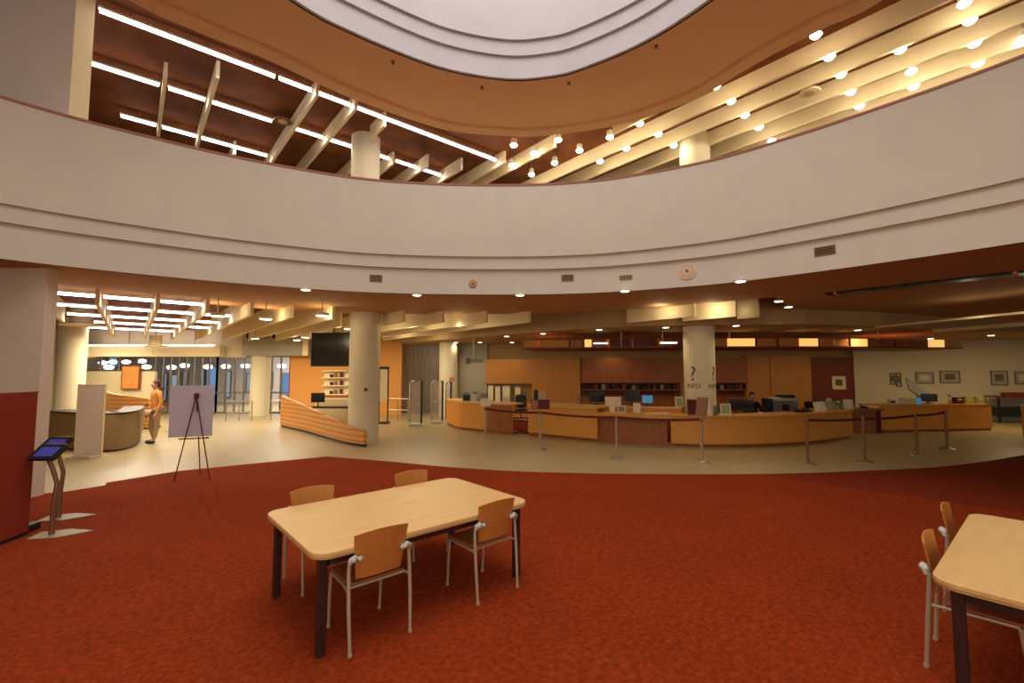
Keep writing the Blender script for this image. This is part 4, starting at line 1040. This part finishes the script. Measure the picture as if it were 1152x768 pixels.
for u, v0, lab, m, w, yy in ((671.5, 440, 'black monitor behind the green plant on the round desk', 'screen', .46, .95), (711, 438.5, 'black monitor between plant and INFO column on the round desk', 'screen', .46, .95), (728, 444, 'monitor with light blue screen on the round desk', 'screen_cyan', .34, 1.0),
                             (827, 449, 'black monitor right of the INFO column, farther from the seated person', 'screen', .33, 1.0), (841, 450, 'black monitor next to the seated person', 'screen', .36, .9)):
    y = dep(u, yy); p = D(u, v0, y); zz = Z2 if u < 760 else .76; monitor((p.x, y, zz), 0, lab, w, min(.32, p.z-zz-.08), m, stand=max(p.z-zz-.32, .08))
o = None
t = thing('work_desk', 'dark staff desk holding the monitors behind the round desk', 'desk')
pth = cut(offset(pf, .75), 812, 905)
MB().sweep(pth, [(0, .72), (0, .76), (.7, .76), (.7, .72)]).build('worktop', 'wood_dark', t); MB().sweep(pth, [(.1, 0), (.1, .72), (.16, .72), (.16, 0)]).build('modesty_panel', 'wood_dark', t)
S = lambda *a, **k: sheet(*a, **k)
S('document_stand', 681, 699, 446, 459, dep(690, .85), 'white', 'wide cream document stand beside the plant monitor', 'stand', z=Z2)
S('leaflet_holder', 686, 692, 454, 466, dep(690, .2), 'white', 'narrow leaflet holder under the wide cream stand', 'leaflet holder', 'leaflet holders', z=Z1)
S('leaflet_holder', 695, 704, 456, 466, dep(700, .2), 'white', 'small white leaflet card with dark print on the desk ledge', 'leaflet holder', 'leaflet holders', z=Z1, frame='grey')
S('leaflet_holder', 713, 720.5, 453.5, 466.5, dep(716, .2), 'white', 'upright cream leaflet box in front of the middle monitor', 'leaflet holder', 'leaflet holders', z=Z1, th=.07, lean=0)
S('framed_notice', 760, 769, 446, 458.5, dep(764, .8), 'white', 'white framed notice at the left edge of the INFO column', 'notice', z=Z2, frame='sage')
S('framed_notice', 774, 784.5, 449, 465, dep(779, .1), 'wood_red', 'dark framed notice before the INFO column', 'notice', z=Z1, frame='maroon')
S('paper_stand', 786, 800, 449, 465, dep(792, .1), 'white', 'slanted cream paper stand before the INFO column', 'stand', z=Z1, lean=.3)
S('framed_notice', 811, 822.5, 454, 466, dep(816, .12), 'white', 'white framed card with green print right of the INFO column', 'notice', z=Z1, frame='sage')
q_ = D(805, 466, dep(805, .15)); t = thing('green_bottle', 'teal green bottle on the desk beside the INFO column', 'bottle', (q_.x, q_.y, Z1))
MB().lathe([(.05, 0), (.055, .02), (.055, .2), (.02, .26)], n=16).build('body', 'teal', t); MB().lathe([(.022, .26), (.022, .30)], n=12).build('cap', 'white', t)
for i, u in enumerate((728, 738, 748)):
    y = dep(u, .25); q_ = D(u, 464, y); t = MB().box(-.12, .12, -.09, .09, 0, .012+.01*i).build('paper_stack', 'white', loc=(q_.x, y, Z1), rot=.2*i, bevel=.002)
    tag(t, 'flat stack of papers on the desk ledge left of the INFO column, %s in line' % ORD[i], 'papers', 'paper stacks on the ledge')
q_ = D(609.5, 453, dep(610, .35)); t = thing('clear_stand', 'clear acrylic sign stand on the counter near the desk gap', 'stand', (q_.x, q_.y, .97))
MB().box(-.12, .12, -.003, .003, .02, .42).build('panel', 'clear', t); MB().rbox(-.13, .13, -.06, .06, 0, .02, .02).build('foot', 'white', t)
y = dep(856, .2); q_ = D(856, 465, y); tag(MB().lathe([(.03, 0), (.045, .02), (.045, .055), (.04, .06)], n=16).build('paper_cup', 'white', loc=(q_.x, y, Z1)), 'small white cup on the desk beside the seated person', 'cup')
# seated person
q_ = D(846, 452, dep(846, 2.1)); person('seated person with dark reddish hair behind the monitors', (q_.x, q_.y, .02), math.radians(170), 'dark_cloth', 'dark_cloth', True)
def office_chair(loc, rot, label, h=1.07):
    t = thing('office_chair', label, 'office chair', loc, rot, 'office chairs behind the desks')
    for k in range(5):
        a = 2*PI*k/5; MB().tube([(0, 0, .09), (.28*math.cos(a), .28*math.sin(a), .07)], [.025, .018], 8).build('base_arm', 'steel', t); MB().ball((.28*math.cos(a), .28*math.sin(a), .03), .03, 8).build('caster', 'black', t)
    MB().cyl((0, 0, .08), (0, 0, .43), .025).build('gas_lift', 'black', t); MB().rbox(-.24, .24, -.23, .23, .43, .50, .07).build('seat', 'black', t, bevel=.02)
    MB().rbox(-.23, .23, -.55, .0, 0, .05, .12, Matrix.Translation((0, -.24, h)) @ Matrix.Rotation(PI/2, 4, 'X') @ Matrix.Rotation(PI, 4, 'Z') @ Matrix.Translation((0, .55, 0))).build('backrest', 'black', t, bevel=.01)
    MB().box(-.03, .03, -.27, -.2, .42, .7).build('back_bar', 'black', t)
    for s in (-1, 1): MB().tube([(s*.22, -.05, .46), (s*.28, -.05, .5), (s*.28, -.05, .66), (s*.28, .12, .68)], .018, 8).build('armrest', 'black', t)
    return t
q_ = P(586, 473, 0); office_chair((q_.x, q_.y-.3, .0), PI, 'black office chair standing in the gap between the two desks')
bpy.context.view_layer.update()
# copier
y = 15.4; a = D(870, 464, y); b = D(898, 448, y); t = thing('photocopier', 'grey photocopier behind the round desk below the wooden wall', 'copier', ((a.x+b.x)/2, y, 0)); w = (b.x-a.x)/2
MB().rbox(-w, w, 0, .55, .05, b.z-.12, .03).build('body', 'grey', t); MB().rbox(-w-.02, w+.02, -.02, .57, b.z-.10, b.z-.02, .03).build('scanner_lid', 'grey_pad', t)
MB().box(-.12, .1, -.02, .0, b.z-.4, b.z-.2).build('paper_slot', 'black', t); MB().rbox(-.9*w, -.2*w, .1, .35, b.z-.02, b.z+.02, .02).build('control_panel', 'white', t)
for s in (-1, 1): MB().cyl((s*w*.8, .1, 0), (s*w*.8, .1, .05), .04).build('caster', 'black', t)
tag(MB().rbox(-.3, .28, -.12, .12, 0, .10, .05).build('document_tray', 'black', loc=((a.x+b.x)/2+.22, y+.36, b.z+.001)), 'black tray lying on top of the grey photocopier', 'tray')
tag(MB().rbox(-.09, .09, -.2, .2, 0, 1.1, .02).build('computer_tower', 'black', loc=(D(866.5, 450, y).x-.05, y+.1, 0)), 'tall black cabinet tower beside the grey photocopier', 'computer')
def phone(loc, label, rot=0):
    t = thing('desk_phone', label, 'telephone', loc, rot, 'desk telephones')
    mm = Matrix.Rotation(.25, 4, 'X'); MB().rbox(-.1, .1, -.1, .1, 0, .035, .02).build('base', 'black', t); MB().rbox(-.095, .095, -.09, .09, .035, .055, .02, mm).build('keypad', 'black', t)
    MB().tube([(-.08, -.09, .07), (-.08, -.05, .095), (-.08, .05, .115), (-.08, .1, .1)], [.022, .014, .014, .022], 8).build('handset', 'black', t)
for u, lab in ((899, 'black desk phone beside the photocopier'), (907, 'black desk phone between the photocopier and the white folders')):
    y = dep(u, .35); q_ = D(u, 464, y); phone((q_.x, y, Z1), lab)
y = dep(910, .45); q_ = D(910, 455, y); monitor((q_.x, y, Z1), .3, 'low black monitor left of the white folders', .34, .2, stand=.08)
for i, (u0, u1, v0, v1, m, ln, lab) in enumerate(((917, 923, 452, 463, 'white', .3, 'slanting white folder at the right end of the round desk'), (922, 930, 451, 463, 'white', .35, 'second slanting white folder at the right end of the round desk'))):
    S('folder', u0, u1, v0, v1, dep(u0, .2), m, lab, 'folder', z=Z1, lean=ln)
def basket(u, v0, w, m, lab, hh):
    y = dep(min(u, 957), .35); q_ = D(u, v0, y); t = thing('wire_basket', lab, 'basket', (q_.x, y, Z1))
    MB().lathe([(w*.7, 0), (w, hh*.7), (w*.9, hh*.7), (w*.6, .01)], n=14).build('tub', m, t)
    f = MB()
    for k in range(5): f.box(-w*.7+k*w*.3, -w*.7+k*w*.3+.02, -.05+.02*k, .05, .02, hh*(.8+.07*(k % 3)))
    f.build('papers', 'white', t)
basket(933, 445, .12, 'sage', 'pale green tub stuffed with papers below the picture', .38); basket(943.5, 449, .085, 'teal', 'dark green tub with papers beside the pale green one', .28)
S('leaflet_holder', 950, 960, 449, 461, dep(952, .3), 'white', 'white leaflet card at the very right end of the round desk', 'leaflet holder', 'leaflet holders', z=Z1)
q_ = D(972, 458, 15.2); phone((q_.x, 15.2, .79), 'black desk phone on the low dark desk return')
# picture on the dark red wall, and the pictures on the curved wall
def picture(p, an, w, h, m, label):
    t = thing('framed_picture', label, 'picture', p, an, 'framed pictures on the walls')
    f = MB(); b_ = .035; f.box(-w/2, w/2, -.03, 0, -h/2, -h/2+b_); f.box(-w/2, w/2, -.03, 0, h/2-b_, h/2); f.box(-w/2, -w/2+b_, -.03, 0, -h/2, h/2); f.box(w/2-b_, w/2, -.03, 0, -h/2, h/2)
    f.build('frame', 'white' if m == 1 else 'ink', t); MB().box(-w/2+b_, w/2-b_, -.015, -.002, -h/2+b_, h/2-b_).build('mat_board', 'wallcream' if m == 1 else 'wallgrey', t)
    MB().box(-w/4, w/4, -.02, -.015, -h/5, h/4).build('print', 'ink' if m == 1 else ('ink' if m == 2 else 'wallwhite'), t)
a = D(943.5, 430.5, YB-.37); picture(a, 0, .62, .60, 1, 'white framed picture on the dark red brick panel')
for i, (u, v, w, h, m, lab) in enumerate(((1004, 426, .19, .52, 2, 'narrow framed picture, the left of the close pair on the curved wall'), (1011, 427, .19, .62, 2, 'narrow framed picture, the right of the close pair on the curved wall'), (1040, 425, .62, .50, 3, 'framed picture with a pale print above the tilted screen'),
                              (1068.5, 424, .66, .52, 2, 'framed dark landscape picture right of the tilted screen'), (1124, 425, .52, .60, 2, 'framed dark picture above the dark table'), (1151, 425, .5, .52, 3, 'framed picture cut by the right edge of the photo'))):
    p, an = on_path(wr, u, v); picture(p, an, w, h, m, lab)
# side desk things
ys = lambda u: P(991, 486.5, 0).y+(P(1117, 484, 0).y-P(991, 486.5, 0).y)*(u-991)/126
ZS = .903
S('leaflet_holder', 999, 1003, 449, 457, ys(1000)+.3, 'lime', 'pale yellow leaflet card at the left end of the side counter', 'leaflet holder', 'leaflet holders', z=ZS)
S('framed_notice', 1001.5, 1008.5, 449.5, 457, ys(1005)+.2, 'white', 'small dark-print framed card on the side counter', 'notice', z=ZS, frame='ink')
S('paper_stand', 1011, 1021, 447, 457, ys(1015)+.35, 'white', 'wide white paper stand on the side counter below the picture pair', 'stand', z=ZS)
S('paper_stand', 1022, 1031, 448, 457, ys(1026)+.25, 'white', 'second white paper stand on the side counter, beside the blue one', 'stand', z=ZS)
S('paper_stand', 1031, 1037, 447.5, 457, ys(1034)+.25, 'screen_cyan', 'slanted pale blue paper stand on the side counter', 'stand', z=ZS)
q_ = D(1034, 440, 16.7); t = thing('tilted_screen', 'large grey tilted screen panel on an arm behind the side counter', 'screen', (q_.x, q_.y, q_.z), 0)
mm = Matrix.Rotation(.9, 4, 'Y') @ Matrix.Rotation(.45, 4, 'X'); mm = Matrix.Rotation(.62, 4, 'Y') @ Matrix.Rotation(.85, 4, 'X')
MB().rbox(-.52, .52, -.36, .36, -.02, .02, .04, mm).build('panel', 'grey', t); MB().tube([(0, .05, -.02), (.05, .15, -.4), (.05, .15, .0-q_.z)], .03, 8).build('arm', 'steel', t); MB().rbox(-.2, .3, -.1, .4, -q_.z, -q_.z+.04, .1).build('base', 'steel', t)
q_ = D(1045, 446, ys(1045)+.55); monitor((q_.x, q_.y, ZS), -.35, 'black monitor under the tilted grey screen', .46, .27, stand=.06)
q_ = D(1068.5, 446, ys(1070)+.5); t = thing('hand_sanitizer', 'white pump bottle with dark head on the side counter', 'bottle', (q_.x, q_.y, ZS)); MB().lathe([(.06, 0), (.065, .02), (.06, .17), (.02, .21)], n=14).build('body', 'white', t); MB().tube([(0, 0, .2), (0, 0, .27), (-.07, 0, .28)], .02, 8).build('pump', 'black', t)
for i, (u0, u1, v0, m, lab, w) in enumerate(((1075, 1084, 447, 'maroon', 'dark maroon box on the side counter left of the yellow folder', .2), (1086, 1095, 445, 'lime', 'bright yellow folder box on the side counter', .12), (1098, 1108, 446, 'sage', 'sage green folder box on the side counter', .12), (1109, 1112.5, 446.5, 'grey', 'narrow dark folder box at the end of the side counter', .2))):
    y = ys(u0)+.3; a = D(u0, v0, y); b = D(u1, v0, y); w_ = (b.x-a.x)/2
    t = thing('file_box', lab, 'file box', ((a.x+b.x)/2, y, ZS), 0, 'file boxes on the side counter'); hh = a.z-ZS
    MB().box(-w_, w_, 0, w, 0, hh).build('box', m, t, bevel=.006); MB().box(-w_*.5, w_*.5, -.004, 0, hh*.55, hh*.8).build('label_patch', 'white', t)
# dark console table at the right
a = P(1118, 475, 0); t = thing('dark_console_table', 'dark two-tier table in front of the curved wall at the right edge', 'table', (a.x, a.y-.2, 0), -.25)
MB().box(0, 2.4, 0, .7, .98, 1.04).build('tabletop', 'wood_red', t); MB().box(.05, 2.35, .05, .65, .25, .60).build('lower_shelf', 'black', t)
for sx in (.04, 2.3):
    for sy in (.04, .6): MB().box(sx, sx+.06, sy, sy+.06, 0, .98).build('leg', 'black', t)
q_ = D(1135, 447, a.y); tag(MB().rbox(-.55, .7, -.2, .2, 0, .14, .05).build('red_case', 'wood_red', loc=(a.x+1.0, a.y-.15, 1.04), rot=-.25), 'flat dark red case lying on the dark table at the right', 'case')
# end desk things
for u0, u1, v0, m, lab, nm in ((521, 529, 441, 'black', 'small black card terminal on the end desk near the round sign', 'card_terminal'), (531, 538, 440, 'grey_pad', 'grey machine on the end desk beside the card terminal', 'receipt_printer'), (539, 549, 442, 'grey', 'dark grey scanner box on the end desk', 'scanner_box')):
    y = 16.3; a = D(u0, v0, y); b = D(u1, v0, y); w_ = (b.x-a.x)/2; t = thing(nm, lab, nm.replace('_', ' '), ((a.x+b.x)/2, y, .97)); hh = max(a.z-.97, .08)
    MB().rbox(-w_, w_, -.1, .1, 0, hh*.7, .03).build('body', m, t); MB().rbox(-w_*.8, w_*.8, -.07, .09, hh*.7, hh, .03).build('lid', 'grey', t)
y = 15.7; a = D(550, 456, y); tag(MB().box(-.16, .16, -.12, .12, 0, .06).build('paper_stack', 'white', loc=(a.x, y, .97), rot=.3, bevel=.004), 'white stack of papers on the end desk above the leftmost barrier post', 'papers')
for i, (u0, u1, v0, m, lab) in enumerate(((549, 555, 432, 'white', 'white form holder in the wall niche, first from the left'), (557, 563, 433, 'wallcream', 'cream form holder in the wall niche, second from the left'), (565, 574, 432, 'lilac', 'lilac grey form holder in the wall niche, third from the left'), (579, 586, 433, 'sage', 'greenish form holder in the wall niche, fourth from the left'))):
    y = YB-.28; a = D(u0, 450, y); b = D(u1, v0+1, y); t = thing('form_holder', lab, 'form holder', ((a.x+b.x)/2, y, .65), 0, 'form holders in the wall niche'); w_ = (b.x-a.x)/2
    MB().box(-w_, w_, 0, .2, 0, b.z-.65-.02).build('rack', m, t); MB().box(-w_*.8, w_*.8, -.01, 0, .2, b.z-.65-.08).build('forms', 'white', t)
y = 16.4; a = D(595.5, 437, y)
t = thing('tower_speaker', 'slim black upright unit on the counter at the desk gap', 'speaker', (a.x+.16, dep(598, .5), .97)); MB().rbox(-.07, .07, -.06, .06, .03, .44, .02).build('cabinet', 'black', t); MB().lathe([(.08, 0), (.08, .03)], n=16).build('foot', 'black', t)
# round sign on pole at the end desk
y = 18.1; p = D(508.5, 427, y); t = thing('round_sign', 'small pink round sign on a thin pole by the end desk', 'sign', (p.x, y, 0))
mt = Matrix.Translation((0, 0, p.z)) @ Matrix.Rotation(PI/2, 4, 'X'); mb = MB().lathe([(.11, 0), (.11, .02)], n=24); mb.v = [tuple(mt @ Vector(q2)) for q2 in mb.v]
mb.build('disc', 'pink', t); MB().cyl((0, .01, .02), (0, .01, p.z-.1), .015, n=8).build('pole', 'steel', t); MB().lathe([(.15, 0), (.14, .02)], n=20).build('base', 'steel', t)
# queue belt by the walking person
a = P(160, 486, 0); b = P(192, 485, 0)
t = thing('red_belt_barrier', 'red belt barrier with two posts behind the walking person', 'barrier')
for q_ in (a, b): MB().lathe([(.15, 0), (.15, .02), (.03, .05), (.03, .95)], c=(q_.x, q_.y, 0), n=16).build('post', 'steel', t)
d = b-a; MB().box(0, d.length, -.004, .004, .86, .92, Matrix.Translation((a.x, a.y, 0)) @ Matrix.Rotation(math.atan2(d.y, d.x), 4, 'Z')).build('belt', 'red_panel', t)
mid = (a+b)/2

# ================================================================ LIGHT
w = bpy.data.worlds.new('world'); scene.world = w; w.use_nodes = True
w.node_tree.nodes['Background'].inputs[0].default_value = (.84, .72, .58, 1); w.node_tree.nodes['Background'].inputs[1].default_value = .78
# daylight falling through the roof light of the atrium
lamp('AREA', 'skylight', (0, 3, 12.8), 900, (1, .93, .92), 8, size_y=11)
# unseen fill added behind the camera to brighten the hall
lamp('AREA', 'hall_fill', (0, -3.5, 3.4), 120, (1, .80, .58), 10, rot=(math.radians(55), 0, 0), size_y=2)
for x_, y_, e_ in ((-10.5, 12.5, 200), (-13.5, 17, 260), (-8.5, 17.5, 220), (-3.5, 18, 90), (-17.5, 18.5, 160)):
    lamp('AREA', 'entrance_fill', (x_, y_, 3.3), e_*.88, (1, .84, .58), 2.2)  # unseen area lights added to brighten the entrance side and its cream wall
for x_, y_, e_ in ((-10, 25, 420), (-14, 26, 420)):
    lamp('AREA', 'lobby_fill', (x_, y_, 3.6), e_, (1, .92, .85), 4)  # unseen fill added to lighten the lobby wall behind the doors
for x_, y_, e_ in ((1, 17, 42), (5, 17.2, 30), (9, 17.2, 36), (13.5, 16.5, 60), (17.5, 15.5, 75)):
    lamp('AREA', 'desk_light', (x_, y_, 3.2), e_, (1, .73, .36), 1.6)
for u_, v_ in ((1075, 366), (1140, 361)):
    q2 = P(u_, v_, 3.1); lamp('POINT', 'light', (q2.x, q2.y-.35, 3.12), 4, (1, .86, .58), .08)  # point lights without fittings, added to brighten the pale right-hand ceiling baffles
for a_, b_, e_ in ((6.4, 10.35, 8), (5.5, 11.2, 12), (5.1, 11.95, 1)):
    q2 = G(a_, b_); lamp('POINT', 'light', (q2.x, q2.y, 3.55), e_, (1, .86, .55), .08)  # point lights without fittings, added to light up the short baffle pieces
